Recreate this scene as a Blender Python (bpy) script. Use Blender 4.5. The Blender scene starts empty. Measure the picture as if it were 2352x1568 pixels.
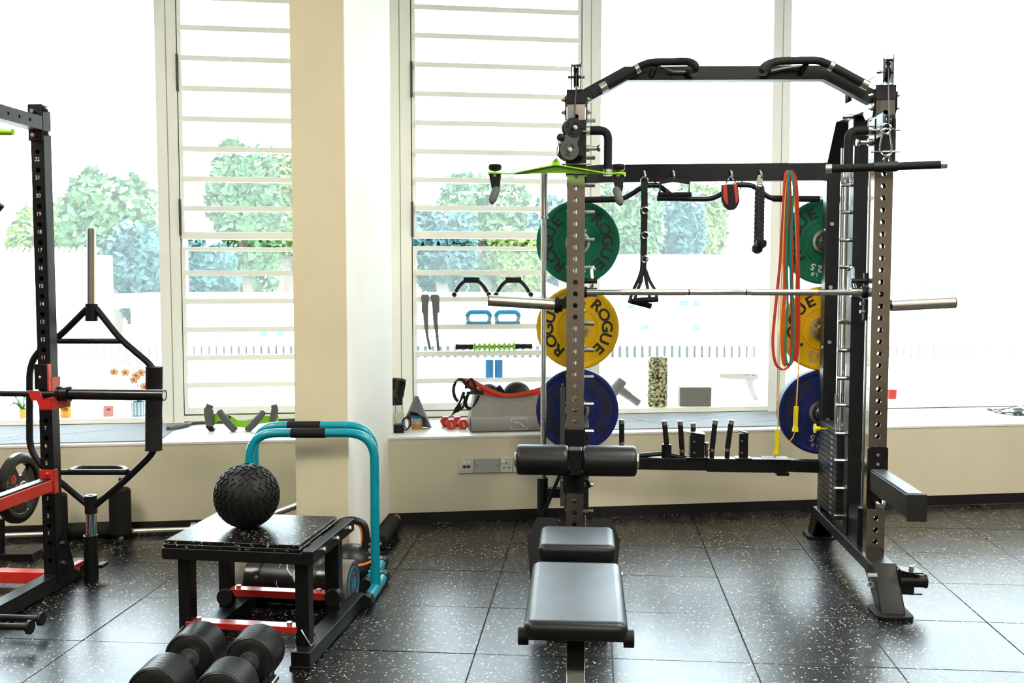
import bpy, bmesh, math, random
from mathutils import Vector as Vec, Matrix as Mat
random.seed(7)
PI = math.pi
SC = bpy.context.scene
COL = SC.collection

# ------------------------------------------------------------------ camera
FPX, PITCH, EYE = 2205.0, 0.0625, 1.36          # focal length in px of a 2352 px wide frame
cam_d = bpy.data.cameras.new('camera')
cam_d.sensor_width = 36.0
cam_d.lens = 36.0 * FPX / 2352.0
cam_d.clip_end = 500
cam = bpy.data.objects.new('camera', cam_d); COL.objects.link(cam)
cam.location = (0, 0, EYE)
cam.rotation_euler = (PI / 2 - PITCH, 0, 0)
SC.camera = cam

# ------------------------------------------------------------------ sky, sun, exposure
world = bpy.data.worlds.new('world'); SC.world = world
world.use_nodes = True
bg = world.node_tree.nodes['Background']
bg.inputs[0].default_value = (0.78, 0.90, 1.0, 1)
bg.inputs[1].default_value = 8.5
sun_d = bpy.data.lights.new('sun', 'SUN'); sun_d.energy = 9.0; sun_d.angle = 0.02; sun_d.color = (1, .95, .86)
sun = bpy.data.objects.new('sun', sun_d); COL.objects.link(sun)
sun.rotation_euler = Vec((-0.30, -0.30, -1.0)).to_track_quat('-Z', 'Y').to_euler()
SC.view_settings.view_transform = 'Standard'
SC.view_settings.look = 'None'
SC.view_settings.exposure = 0.8
SC.view_settings.gamma = 1.0
SC.view_settings.use_curve_mapping = False
LAMP_STRENGTH = 15.0

# ------------------------------------------------------------------ survey frames: real places measured from the photo
CP, SP = math.cos(PITCH), math.sin(PITCH)
def ray(px, py):
    u = (px - 1176.0) / FPX; v = (py - 784.0) / FPX
    return Vec((u, CP - v * SP, -SP - v * CP))
class Fr:
    """a level frame standing on the floor: u to the right, v away from the viewer, z up"""
    def __init__(s, ox, oy, psi, oz=0.0):
        s.m = Mat.Translation((ox, oy, oz)) @ Mat.Rotation(-psi, 4, 'Z'); s.i = s.m.inverted(); s.psi = psi
    def _r(s, px, py):
        return s.i @ Vec((0, 0, EYE)), (s.i.to_3x3() @ ray(px, py))
    def v(s, px, py, v):
        o, d = s._r(px, py); return o + d * ((v - o.y) / d.y)
    def u(s, px, py, u):
        o, d = s._r(px, py); return o + d * ((u - o.x) / d.x)
    def z(s, px, py, z):
        o, d = s._r(px, py); return o + d * ((z - o.z) / d.z)
W = Fr(0, 0, 0)
R = Fr(0.276, 4.187, 0.0785)       # smith rack, origin at the left front upright
L = Fr(0, 5.42, -0.138)            # window wall, v = 0 at the ledge front
K = Fr(-2.03, 4.15, 0.0855)        # black and red rack at the left
T = Fr(-0.735, 3.29, 0.14)         # low step table
G = Fr(-0.008, 4.93, 0.0855)       # rubber tile grid
LEDGE = 0.488
WINV = 0.755                        # window plane in the wall frame

# ------------------------------------------------------------------ mesh builder
def V3(p): return Vec(p)
class MB:
    def __init__(s, fr=W): s.vs = []; s.fs = []; s.fr = fr
    def add(s, vs, fs):
        n = len(s.vs); s.vs += [s.fr.m @ Vec(v) for v in vs]
        s.fs += [tuple(i + n for i in f) for f in fs]; return s
    def box(s, x0, x1, y0, y1, z0, z1):
        return s.add([(x0,y0,z0),(x1,y0,z0),(x1,y1,z0),(x0,y1,z0),(x0,y0,z1),(x1,y0,z1),(x1,y1,z1),(x0,y1,z1)],
                     [(3,2,1,0),(4,5,6,7),(0,1,5,4),(1,2,6,5),(2,3,7,6),(3,0,4,7)])
    def obox(s, c, ax, ay, az):
        c = Vec(c); ax = Vec(ax); ay = Vec(ay); az = Vec(az); P = []
        for k in (-1, 1):
            for (i, j) in ((-1,-1),(1,-1),(1,1),(-1,1)): P.append(c + ax*i + ay*j + az*k)
        return s.add(P, [(3,2,1,0),(4,5,6,7),(0,1,5,4),(1,2,6,5),(2,3,7,6),(3,0,4,7)])
    def beam(s, p, q, w, h, up=(0,0,1)):
        p = Vec(p); q = Vec(q); d = (q - p); n = d.normalized(); up = Vec(up)
        sx = n.cross(up)
        if sx.length < 1e-4: sx = n.cross(Vec((0, 1, 0)))
        sx.normalize(); uz = sx.cross(n).normalized()
        return s.obox((p + q) / 2, sx * w / 2, d / 2, uz * h / 2)
    def poly(s, pts, w, h, up=(0,0,1)):
        """mitred rectangular bar through points, w across, h along up"""
        return s.sweep([Vec(p) for p in pts], [(-w/2,-h/2),(w/2,-h/2),(w/2,h/2),(-w/2,h/2)], up=up)
    def sweep(s, pts, prof, up=None, closed=False, cap=True, scale=None):
        n = len(pts); m = len(prof); T_ = []
        for i in range(n):
            if closed: t = (pts[(i+1)%n]-pts[i]).normalized() + (pts[i]-pts[i-1]).normalized()
            elif i == 0: t = pts[1]-pts[0]
            elif i == n-1: t = pts[-1]-pts[-2]
            else: t = (pts[i+1]-pts[i]).normalized() + (pts[i]-pts[i-1]).normalized()
            T_.append(t.normalized() if t.length > 1e-9 else Vec((0,0,1)))
        vs = []; N = None
        for i in range(n):
            t = T_[i]
            if up is not None:
                U = Vec(up) - t * t.dot(Vec(up))
                if U.length < 1e-3: U = t.orthogonal()
                U.normalize()
            else:
                if N is None:
                    U = Vec((0,0,1)) - t * t.z
                    if U.length < .1: U = Vec((0,1,0)) - t * t.y
                else: U = N - t * t.dot(N)
                U.normalize(); N = U
            X = t.cross(U).normalized()
            k = 1.0
            if not closed and 0 < i < n-1:
                c = (pts[i+1]-pts[i]).normalized().dot(t); k = 1.0 / max(c, .5)
            sc = scale[i] if scale else 1.0
            for (a, b) in prof:
                vs.append(pts[i] + X*a*sc*(k if up is None else 1) + U*b*sc*(k if up is not None and abs(b)>1e-9 else 1))
        fs = []
        for i in range(n if closed else n-1):
            j = (i+1) % n
            for k in range(m):
                l = (k+1) % m; fs.append((i*m+k, i*m+l, j*m+l, j*m+k))
        if not closed and cap:
            fs.append(tuple(range(m-1, -1, -1))); fs.append(tuple((n-1)*m+k for k in range(m)))
        return s.add(vs, fs)
    def tube(s, pts, r, n=10, closed=False, scale=None):
        prof = [(r*math.cos(2*PI*k/n), r*math.sin(2*PI*k/n)) for k in range(n)]
        return s.sweep([Vec(p) for p in pts], prof, closed=closed, scale=scale)
    def cyl(s, p, q, r, r2=None, n=16):
        p = Vec(p); q = Vec(q)
        return s.tube([p, q], r, n, scale=[1, (r2/r if r2 is not None else 1)])
    def strap(s, pts, wdir, w, t, closed=False):
        return s.sweep([Vec(p) for p in pts], [(-t/2,-w/2),(t/2,-w/2),(t/2,w/2),(-t/2,w/2)], up=wdir, closed=closed)
    def lathe(s, o, ax, prof, n=24):
        o = Vec(o); ax = Vec(ax).normalized(); X = ax.orthogonal().normalized(); Y = ax.cross(X)
        vs = []; fs = []; m = len(prof)
        for k in range(n):
            a = 2*PI*k/n; d = X*math.cos(a) + Y*math.sin(a)
            for (r, h) in prof: vs.append(o + d*max(r, 1e-5) + ax*h)
        for k in range(n):
            l = (k+1) % n
            for i in range(m-1): fs.append((k*m+i, l*m+i, l*m+i+1, k*m+i+1))
        return s.add(vs, fs)
    def prism(s, o, ex, ey, poly, depth):
        """polygon in the plane (o, ex, ey) extruded along ex x ey by depth"""
        o = Vec(o); ex = Vec(ex).normalized(); ey = Vec(ey).normalized(); ez = ex.cross(ey)
        n = len(poly)
        vs = [o + ex*a + ey*b for a, b in poly] + [o + ex*a + ey*b + ez*depth for a, b in poly]
        fs = [tuple(range(n-1, -1, -1)), tuple(range(n, 2*n))] + [(i, (i+1) % n, n+(i+1) % n, n+i) for i in range(n)]
        return s.add(vs, fs)
    def slab(s, pts, d):
        """flat polygon through points, given thickness vector d"""
        n = len(pts); P = [Vec(p) for p in pts]; d = Vec(d)
        return s.add(P + [p + d for p in P], [tuple(range(n-1,-1,-1)), tuple(range(n, 2*n))] + [(i,(i+1)%n,n+(i+1)%n,n+i) for i in range(n)])
    def sphere(s, c, r, n=16, sx=1, sy=1, sz=1, half=False):
        c = Vec(c); vs = []; fs = []; m = n // 2
        for i in range(m+1):
            th = (PI/2 if half else PI) * i / m
            for k in range(n):
                a = 2*PI*k/n; vs.append(c + Vec((r*sx*math.sin(th)*math.cos(a), r*sy*math.sin(th)*math.sin(a), r*sz*math.cos(th))))
        for i in range(m):
            for k in range(n): fs.append((i*n+k, (i+1)*n+k, (i+1)*n+(k+1)%n, i*n+(k+1)%n))
        if half: fs.append(tuple(m*n+k for k in range(n)))
        return s.add(vs, fs)
    def torus(s, c, ax, r, rt, n=20, m=8, a0=0, a1=2*PI):
        c = Vec(c); ax = Vec(ax).normalized(); X = ax.orthogonal().normalized(); Y = ax.cross(X)
        full = abs(a1-a0-2*PI) < 1e-6
        k = n if full else n+1
        pts = [c + X*r*math.cos(a0+(a1-a0)*i/n) + Y*r*math.sin(a0+(a1-a0)*i/n) for i in range(k)]
        return s.tube(pts, rt, m, closed=full)
    def perf(s, o, ex, ez, w, h0, h1, first, pitch, r, t, n=12):
        """plate w wide from h0 to h1 with round holes at first + k*pitch, thickness t along ex x ez reversed"""
        o = Vec(o); ex = Vec(ex).normalized(); ez = Vec(ez).normalized(); nn = ex.cross(ez).normalized()
        zs = []; z = first
        while z - pitch > h0 + pitch/2: z -= pitch
        while z + pitch/2 < h1:
            zs.append(z); z += pitch
        def q(a, b, c=0): return o + ex*a + ez*b + nn*c
        lo = zs[0]-pitch/2; hi = zs[-1]+pitch/2
        for (a, b) in ((h0, lo), (hi, h1)):
            if b-a > 1e-4:
                s.slab([q(-w/2, a), q(w/2, a), q(w/2, b), q(-w/2, b)], nn*t)
        for z in zs:
            C = [(w/2, z+pitch/2), (-w/2, z+pitch/2), (-w/2, z-pitch/2), (w/2, z-pitch/2)]
            ring = [(r*math.cos(2*PI*k/n), z + r*math.sin(2*PI*k/n)) for k in range(n)]
            vs = []; fs = []
            for c in (0, t):
                vs += [q(a, b, c) for a, b in C] + [q(a, b, c) for a, b in ring]
            N = 4 + n
            for lay in (0, 1):
                B = lay*N
                for k in range(n):
                    qd = int(k / (n/4)); fs.append((B+qd, B+4+k, B+4+(k+1) % n) if lay else (B+qd, B+4+(k+1) % n, B+4+k))
                for qd in range(4):
                    k = int((qd+1)*n/4) % n; fs.append((B+qd, B+4+k, B+(qd+1) % 4) if lay else (B+qd, B+(qd+1) % 4, B+4+k))
            for k in range(n): fs.append((4+k, 4+(k+1) % n, N+4+(k+1) % n, N+4+k))
            for (a, b) in ((1, 2), (3, 0)): fs.append((a, b, N+b, N+a))
            s.add(vs, fs)
        return s
    def mesh(s, name, inv=None):
        me = bpy.data.meshes.new(name)
        me.from_pydata([tuple(inv @ v) if inv else tuple(v) for v in s.vs], [], s.fs); me.update(); return me

def fillet(pts, rad, k=5):
    """round the inner corners of a polyline"""
    P = [Vec(p) for p in pts]; out = [P[0]]
    for i in range(1, len(P)-1):
        a = (P[i-1]-P[i]); b = (P[i+1]-P[i]); r = min(rad, a.length*.49, b.length*.49)
        A = P[i]+a.normalized()*r; B = P[i]+b.normalized()*r
        for j in range(k+1):
            t = j/k; out.append(A*(1-t)**2 + P[i]*2*t*(1-t) + B*t*t)
    out.append(P[-1]); return out
def spline(pts, k=5, closed=False):
    P = [Vec(p) for p in pts]; n = len(P); out = []
    for i in range(n if closed else n-1):
        p0 = P[(i-1) % n] if closed or i > 0 else P[i]*2-P[i+1]; p1 = P[i]; p2 = P[(i+1) % n]
        p3 = P[(i+2) % n] if closed or i+2 < n else p2*2-p1
        for j in range(k):
            t = j/k; out.append(.5*((2*p1)+(p2-p0)*t+(2*p0-5*p1+4*p2-p3)*t*t+(3*p1-p0-3*p2+p3)*t**3))
    if not closed: out.append(P[-1])
    return out
def rrect(w, h, r, k=4, cx=0, cy=0):
    out = []
    for (sx, sy, a0) in ((1,1,0),(-1,1,PI/2),(-1,-1,PI),(1,-1,1.5*PI)):
        for i in range(k+1):
            a = a0+PI/2*i/k; out.append((cx+sx*(w/2-r)+r*math.cos(a), cy+sy*(h/2-r)+r*math.sin(a)))
    return out
def circ(r, n=24, cx=0, cy=0): return [(cx+r*math.cos(2*PI*i/n), cy+r*math.sin(2*PI*i/n)) for i in range(n)]

# ------------------------------------------------------------------ objects
WM = {}                                  # world matrices of the things' empties
def tag(o, label=None, cat=None, group=None, kind=None):
    if label: o['label'] = label
    if cat: o['category'] = cat
    if group: o['group'] = group
    if kind: o['kind'] = kind
    return o
def thing(name, label, cat, loc, group=None, psi=0.0, kind=None):
    o = bpy.data.objects.new(name, None); COL.objects.link(o)
    o.empty_display_size = .05
    m = Mat.Translation(Vec(loc)) @ Mat.Rotation(-psi, 4, 'Z')
    o.matrix_world = m; WM[o.name] = m
    return tag(o, label, cat, group, kind)
def part(name, mb, mat, parent=None, smooth=None, bevel=0, seg=2, label=None, kind=None, angle=35):
    """link a mesh; its vertices are given in world space"""
    if parent is not None:
        m = WM[parent.name]
    else:
        xs = [v.x for v in mb.vs]; ys = [v.y for v in mb.vs]; zs = [v.z for v in mb.vs]
        m = Mat.Translation(((min(xs)+max(xs))/2, (min(ys)+max(ys))/2, min(zs)))
    me = mb.mesh(name, m.inverted())
    o = bpy.data.objects.new(name, me); COL.objects.link(o)
    if mat: me.materials.append(MATS[mat] if isinstance(mat, str) else mat)
    if parent is not None: o.parent = parent
    else: o.matrix_world = m
    WM[o.name] = m
    if smooth is None: smooth = True
    if smooth:
        for p in me.polygons: p.use_smooth = True
        me.set_sharp_from_angle(angle=math.radians(angle))
    if bevel:
        b = o.modifiers.new('bevel', 'BEVEL'); b.width = bevel; b.segments = seg; b.limit_method = 'ANGLE'; b.angle_limit = math.radians(40)
        b.harden_normals = True
    if label: o['label'] = label
    if kind: o['kind'] = kind
    return o
def solo(name, mb, mat, label, cat, group=None, **k):
    return tag(part(name, mb, mat, None, **k), label, cat, group)
def copy_tree(o, parent=None):
    c = o.copy(); COL.objects.link(c)
    if parent is not None: c.parent = parent
    for ch in [x for x in bpy.data.objects if x.parent == o]: copy_tree(ch, c)
    return c
_glyph = {}
def glyph(ch, bold=0.0):
    key = (ch, bold)
    if key not in _glyph:
        c = bpy.data.curves.new('glyph', 'FONT'); c.body = ch; c.size = 1; c.align_x = 'CENTER'; c.align_y = 'CENTER'; c.offset = bold; c.resolution_u = 3
        o = bpy.data.objects.new('glyph', c); COL.objects.link(o)
        me = bpy.data.meshes.new_from_object(o.evaluated_get(bpy.context.evaluated_depsgraph_get()))
        _glyph[key] = ([v.co.copy() for v in me.vertices], [tuple(p.vertices) for p in me.polygons])
        bpy.data.objects.remove(o); bpy.data.curves.remove(c); bpy.data.meshes.remove(me)
    return _glyph[key]
def letters(mb, s, o, ex, ey, size, bold=0.0, sx=1.0):
    """flat print of a word centred on o, reading along ex with ey up"""
    o = Vec(o); ex = Vec(ex).normalized(); ey = Vec(ey).normalized()
    vs, fs = glyph(s, bold)
    return mb.add([o + ex*v.x*size*sx + ey*v.y*size for v in vs], fs)

# ------------------------------------------------------------------ materials
MATS = {}
def mat(name, col, rough=.5, metal=0.0, bump=0.0, bscale=200.0, var=0.08, vscale=6.0, spec=.5, coat=0.0, emit=None, sheen=0):
    m = bpy.data.materials.new(name); m.use_nodes = True; nt = m.node_tree; N = nt.nodes; Lk = nt.links
    b = N['Principled BSDF']
    tc = N.new('ShaderNodeTexCoord')
    nz = N.new('ShaderNodeTexNoise'); nz.inputs['Scale'].default_value = vscale; nz.inputs['Detail'].default_value = 5
    Lk.new(tc.outputs['Object'], nz.inputs['Vector'])
    mix = N.new('ShaderNodeMixRGB'); mix.blend_type = 'MULTIPLY'; mix.inputs[0].default_value = 1
    rmp = N.new('ShaderNodeMapRange'); rmp.inputs[1].default_value = .3; rmp.inputs[2].default_value = .7
    rmp.inputs[3].default_value = 1-var; rmp.inputs[4].default_value = 1+var
    Lk.new(nz.outputs['Fac'], rmp.inputs[0]); Lk.new(rmp.outputs[0], mix.inputs[2])
    mix.inputs[1].default_value = (*col, 1)
    Lk.new(mix.outputs[0], b.inputs['Base Color'])
    r2 = N.new('ShaderNodeMapRange'); r2.inputs[3].default_value = max(0.02, rough*.85); r2.inputs[4].default_value = min(1, rough*1.15)
    Lk.new(nz.outputs['Fac'], r2.inputs[0]); Lk.new(r2.outputs[0], b.inputs['Roughness'])
    b.inputs['Metallic'].default_value = metal
    b.inputs['Specular IOR Level'].default_value = spec
    if coat: b.inputs['Coat Weight'].default_value = coat; b.inputs['Coat Roughness'].default_value = .1
    if sheen: b.inputs['Sheen Weight'].default_value = sheen
    if emit: b.inputs['Emission Color'].default_value = (*emit[:3], 1); b.inputs['Emission Strength'].default_value = emit[3]
    if bump:
        n2 = N.new('ShaderNodeTexNoise'); n2.inputs['Scale'].default_value = bscale; n2.inputs['Detail'].default_value = 2
        Lk.new(tc.outputs['Object'], n2.inputs['Vector'])
        bp = N.new('ShaderNodeBump'); bp.inputs['Strength'].default_value = bump; bp.inputs['Distance'].default_value = .002
        Lk.new(n2.outputs['Fac'], bp.inputs['Height']); Lk.new(bp.outputs[0], b.inputs['Normal'])
    MATS[name] = m; return m
mat('black_steel', (.0055,.0060,.0075), .36, spec=.34, bump=.15, bscale=700)
mat('black_gloss', (.008,.008,.009), .22)
mat('dark_grey', (.045,.05,.053), .45)
mat('grey_foam', (.085,.09,.092), .65, bump=.2, bscale=300)
mat('foam', (.006,.006,.0065), .75, spec=.3, bump=.25, bscale=500)
mat('vinyl', (.005,.0055,.007), .37, bump=.12, bscale=900)
mat('rubber', (.006,.006,.0065), .55, spec=.35, bump=.2, bscale=300)
mat('chrome', (.80,.80,.80), .13, metal=1, var=.04)
mat('brushed', (.62,.60,.55), .33, metal=1, var=.08, bump=.08, bscale=400)
mat('upright_steel', (.52,.47,.41), .17, metal=1, var=.16, vscale=3, bump=.05, bscale=300)
mat('zinc', (.70,.68,.62), .30, metal=1)
mat('red', (.56,.025,.018), .30, coat=.3)
mat('red_matte', (.60,.045,.03), .5)
mat('teal', (.0,.27,.37), .28, coat=.25)
mat('lime', (.30,.66,.015), .38, coat=.2)
mat('green_plate', (.0,.15,.075), .6, spec=.3, bump=.1)
mat('yellow_plate', (.72,.42,.0), .58, spec=.3, bump=.1)
mat('blue_plate', (.006,.014,.105), .58, spec=.3, bump=.1)
mat('ink', (.012,.012,.012), .5)
mat('white_ink', (.80,.80,.76), .5)
mat('grey_ink', (.35,.35,.35), .5)
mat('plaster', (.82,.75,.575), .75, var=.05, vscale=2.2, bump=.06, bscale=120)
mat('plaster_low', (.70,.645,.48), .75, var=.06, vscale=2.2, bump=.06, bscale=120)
mat('room_wall', (.22,.18,.14), .8, var=.1)
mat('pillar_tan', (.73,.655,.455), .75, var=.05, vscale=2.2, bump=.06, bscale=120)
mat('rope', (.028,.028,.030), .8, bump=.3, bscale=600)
mat('plaster_daylit', (.94,.91,.83), .75, var=.03, vscale=2.2, bump=.06, bscale=120)  # pillar plaster made whiter, window daylight put into the colour
mat('ceiling_white', (.82,.82,.80), .8, var=.03)
mat('sill', (.84,.83,.78), .38, var=.03)
mat('frame_white', (.955,.965,.92), .40, var=.025)
mat('gasket', (.03,.03,.028), .6)
mat('skirting', (.008,.008,.009), .40, var=.1)
mat('socket', (.62,.61,.55), .4)
mat('socket_grey', (.42,.42,.40), .4)
mat('orange_band', (.78,.12,.01), .5)
mat('red_band', (.66,.05,.025), .5)
mat('green_band', (.0,.25,.20), .5)
mat('yellow', (.90,.72,.0), .4)
mat('cord_orange', (.85,.48,.06), .5)
mat('webbing', (.011,.011,.012), .8, bump=.4, bscale=600)
mat('blue_grip', (.05,.42,.86), .4)
mat('blue_foam', (.06,.32,.75), .6)
mat('grey_plastic', (.55,.56,.56), .4)
mat('white_plastic', (.86,.86,.86), .35)
mat('towel', (.16,.165,.17), .95, bump=.8, bscale=260, sheen=.3)
mat('bag_felt', (.44,.43,.39), .95, bump=.6, bscale=500, var=.22, vscale=160)
mat('bag_lining', (.42,.41,.39), .9)
mat('mat_grey', (.30,.28,.27), .85, bump=.6, bscale=260)
mat('mat_dark', (.20,.205,.22), .8, bump=.3, bscale=300)
mat('mat_line', (.09,.09,.095), .8)
mat('block_grey', (.22,.215,.205), .8, bump=.3, bscale=400)
mat('gun_grey', (.20,.205,.20), .45)
mat('terracotta_orange', (.85,.32,.005), .35)
mat('amber', (.83,.40,.01), .15, coat=.4)
mat('ochre', (.80,.55,.12), .5)
mat('pot_blue', (.30,.50,.72), .4)
mat('pot_white', (.85,.86,.86), .4)
mat('leaf', (.10,.26,.035), .45)
mat('leaf_teal', (.01,.22,.13), .45)
mat('stem', (.03,.045,.02), .6)
mat('petal', (.90,.60,.30), .6)
mat('petal_core', (.65,.02,.09), .6)
mat('soil', (.07,.045,.03), .9)
mat('card_pink', (.75,.35,.33), .7)
mat('red_cup', (.75,.03,.02), .3)
mat('bag_end', (.13,.115,.095), .5, var=.25, vscale=14)
mat('disc_face', (.045,.05,.052), .6)
mat('blue_ink', (.03,.36,.62), .5)
mat('orange_ring', (.86,.20,.03), .45)
mat('can_blue', (.03,.17,.33), .3)
mat('can_orange', (.62,.26,.05), .4)
mat('can_grey', (.45,.46,.47), .4)
mat('iron_black', (.010,.010,.011), .42, bump=.1)
mat('ext_white', (.72,.72,.71), .8)
mat('ext_grey', (.16,.18,.21), .8)
mat('ext_pink', (.42,.22,.20), .8)
mat('ext_glass', (.035,.07,.09), .2)
mat('ext_ground', (.42,.43,.40), .9)
mat('foliage_a', (.035,.085,.022), .7, var=.5, vscale=.9)
mat('foliage_b', (.075,.115,.018), .7, var=.5, vscale=.9)
mat('foliage_c', (.014,.055,.050), .7, var=.5, vscale=.9)
mat('bark', (.12,.09,.07), .9)

def rubber_floor(name, scale=105.0, rough=.27, thr=.30):
    m = bpy.data.materials.new(name); m.use_nodes = True; nt = m.node_tree; N = nt.nodes; Lk = nt.links
    b = N['Principled BSDF']; g = N.new('ShaderNodeNewGeometry')
    warp = N.new('ShaderNodeTexNoise'); warp.inputs['Scale'].default_value = 90; Lk.new(g.outputs['Position'], warp.inputs['Vector'])
    ma = N.new('ShaderNodeMixRGB'); ma.blend_type = 'LINEAR_LIGHT'; ma.inputs[0].default_value = .012
    Lk.new(g.outputs['Position'], ma.inputs[1]); Lk.new(warp.outputs['Color'], ma.inputs[2])
    vo = N.new('ShaderNodeTexVoronoi'); vo.inputs['Scale'].default_value = scale; vo.inputs['Randomness'].default_value = 1
    Lk.new(ma.outputs[0], vo.inputs['Vector'])
    sep = N.new('ShaderNodeSeparateColor'); Lk.new(vo.outputs['Color'], sep.inputs[0])
    lt = N.new('ShaderNodeMath'); lt.operation = 'LESS_THAN'; lt.inputs[1].default_value = thr; Lk.new(sep.outputs[0], lt.inputs[0])
    sz = N.new('ShaderNodeMapRange'); sz.inputs[3].default_value = .16; sz.inputs[4].default_value = .42; Lk.new(sep.outputs[1], sz.inputs[0])
    dl = N.new('ShaderNodeMath'); dl.operation = 'LESS_THAN'; Lk.new(vo.outputs['Distance'], dl.inputs[0]); Lk.new(sz.outputs[0], dl.inputs[1])
    mu = N.new('ShaderNodeMath'); mu.operation = 'MULTIPLY'; Lk.new(lt.outputs[0], mu.inputs[0]); Lk.new(dl.outputs[0], mu.inputs[1])
    mx = N.new('ShaderNodeMixRGB'); mx.inputs[1].default_value = (.0055,.0057,.0062,1); mx.inputs[2].default_value = (.66,.60,.48,1)
    Lk.new(mu.outputs[0], mx.inputs[0]); Lk.new(mx.outputs[0], b.inputs['Base Color'])
    rr = N.new('ShaderNodeMapRange'); rr.inputs[3].default_value = rough*.85; rr.inputs[4].default_value = rough*1.2
    n3 = N.new('ShaderNodeTexNoise'); n3.inputs['Scale'].default_value = 3; Lk.new(g.outputs['Position'], n3.inputs['Vector'])
    Lk.new(n3.outputs['Fac'], rr.inputs[0]); Lk.new(rr.outputs[0], b.inputs['Roughness'])
    b.inputs['Specular IOR Level'].default_value = .38
    bp = N.new('ShaderNodeBump'); bp.inputs['Strength'].default_value = .10; bp.inputs['Distance'].default_value = .001
    n4 = N.new('ShaderNodeTexNoise'); n4.inputs['Scale'].default_value = 260; Lk.new(g.outputs['Position'], n4.inputs['Vector'])
    Lk.new(n4.outputs['Fac'], bp.inputs['Height']); Lk.new(bp.outputs[0], b.inputs['Normal'])
    MATS[name] = m
rubber_floor('rubber_tile')

def glass(name, haze=.035):
    """window glass: clear, faintly reflecting, with a pale veil imitating glare"""
    m = bpy.data.materials.new(name); m.use_nodes = True; nt = m.node_tree; N = nt.nodes; Lk = nt.links
    N.remove(N['Principled BSDF']); out = N['Material Output']
    tr = N.new('ShaderNodeBsdfTransparent'); tr.inputs[0].default_value = (.96,.985,.97,1)
    gl = N.new('ShaderNodeBsdfGlossy'); gl.inputs['Roughness'].default_value = .03
    veil = N.new('ShaderNodeBsdfTranslucent'); veil.inputs[0].default_value = (.9,.95,.95,1)  # whitish veil mixed into the pane to imitate glare from outside
    fr = N.new('ShaderNodeFresnel'); fr.inputs[0].default_value = 1.25
    tcs = N.new('ShaderNodeTexCoord'); nz = N.new('ShaderNodeTexNoise'); nz.inputs['Scale'].default_value = 1.5
    Lk.new(tcs.outputs['Object'], nz.inputs['Vector'])
    mr = N.new('ShaderNodeMapRange'); mr.inputs[3].default_value = haze*.8; mr.inputs[4].default_value = haze*1.2; Lk.new(nz.outputs['Fac'], mr.inputs[0])
    m1 = N.new('ShaderNodeMixShader'); Lk.new(mr.outputs[0], m1.inputs[0]); Lk.new(tr.outputs[0], m1.inputs[1]); Lk.new(veil.outputs[0], m1.inputs[2])
    m2 = N.new('ShaderNodeMixShader'); Lk.new(fr.outputs[0], m2.inputs[0]); Lk.new(m1.outputs[0], m2.inputs[1]); Lk.new(gl.outputs[0], m2.inputs[2])
    Lk.new(m2.outputs[0], out.inputs['Surface']); MATS[name] = m
glass('window_glass')
def jar_glass():
    m = bpy.data.materials.new('jar_glass'); m.use_nodes = True; N = m.node_tree.nodes; Lk = m.node_tree.links
    b = N['Principled BSDF']; b.inputs['Base Color'].default_value = (.95,.97,.97,1); b.inputs['Roughness'].default_value = .03
    b.inputs['Transmission Weight'].default_value = 1.0; b.inputs['IOR'].default_value = 1.2
    nz = N.new('ShaderNodeTexNoise'); nz.inputs['Scale'].default_value = 5
    r = N.new('ShaderNodeMapRange'); r.inputs[3].default_value = .02; r.inputs[4].default_value = .06; Lk.new(nz.outputs['Fac'], r.inputs[0]); Lk.new(r.outputs[0], b.inputs['Roughness'])
    MATS['jar_glass'] = m
jar_glass()
def camo():
    m = bpy.data.materials.new('camo_foam'); m.use_nodes = True; N = m.node_tree.nodes; Lk = m.node_tree.links; b = N['Principled BSDF']
    tc = N.new('ShaderNodeTexCoord'); nz = N.new('ShaderNodeTexNoise'); nz.inputs['Scale'].default_value = 55; nz.inputs['Detail'].default_value = 3; Lk.new(tc.outputs['Object'], nz.inputs['Vector'])
    cr = N.new('ShaderNodeValToRGB'); cr.color_ramp.interpolation = 'CONSTANT'
    e = cr.color_ramp.elements; e[0].color = (.02,.02,.015,1); e[0].position = 0; e[1].color = (.16,.17,.06,1); e[1].position = .42
    a = e.new(.50); a.color = (.58,.52,.30,1); a = e.new(.60); a.color = (.72,.68,.50,1)
    Lk.new(nz.outputs['Fac'], cr.inputs[0]); Lk.new(cr.outputs[0], b.inputs['Base Color']); b.inputs['Roughness'].default_value = .6; MATS['camo_foam'] = m
camo()
def striped_towel():
    m = bpy.data.materials.new('zebra_cloth'); m.use_nodes = True; N = m.node_tree.nodes; Lk = m.node_tree.links; b = N['Principled BSDF']
    tc = N.new('ShaderNodeTexCoord'); nz = N.new('ShaderNodeTexNoise'); nz.inputs['Scale'].default_value = 26; Lk.new(tc.outputs['Object'], nz.inputs['Vector'])
    cr = N.new('ShaderNodeValToRGB'); cr.color_ramp.interpolation = 'CONSTANT'; e = cr.color_ramp.elements
    e[0].color = (.03,.035,.04,1); e[1].position = .5; e[1].color = (.85,.85,.86,1)
    Lk.new(nz.outputs['Fac'], cr.inputs[0]); Lk.new(cr.outputs[0], b.inputs['Base Color']); b.inputs['Roughness'].default_value = .9; MATS['zebra_cloth'] = m
striped_towel()

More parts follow.
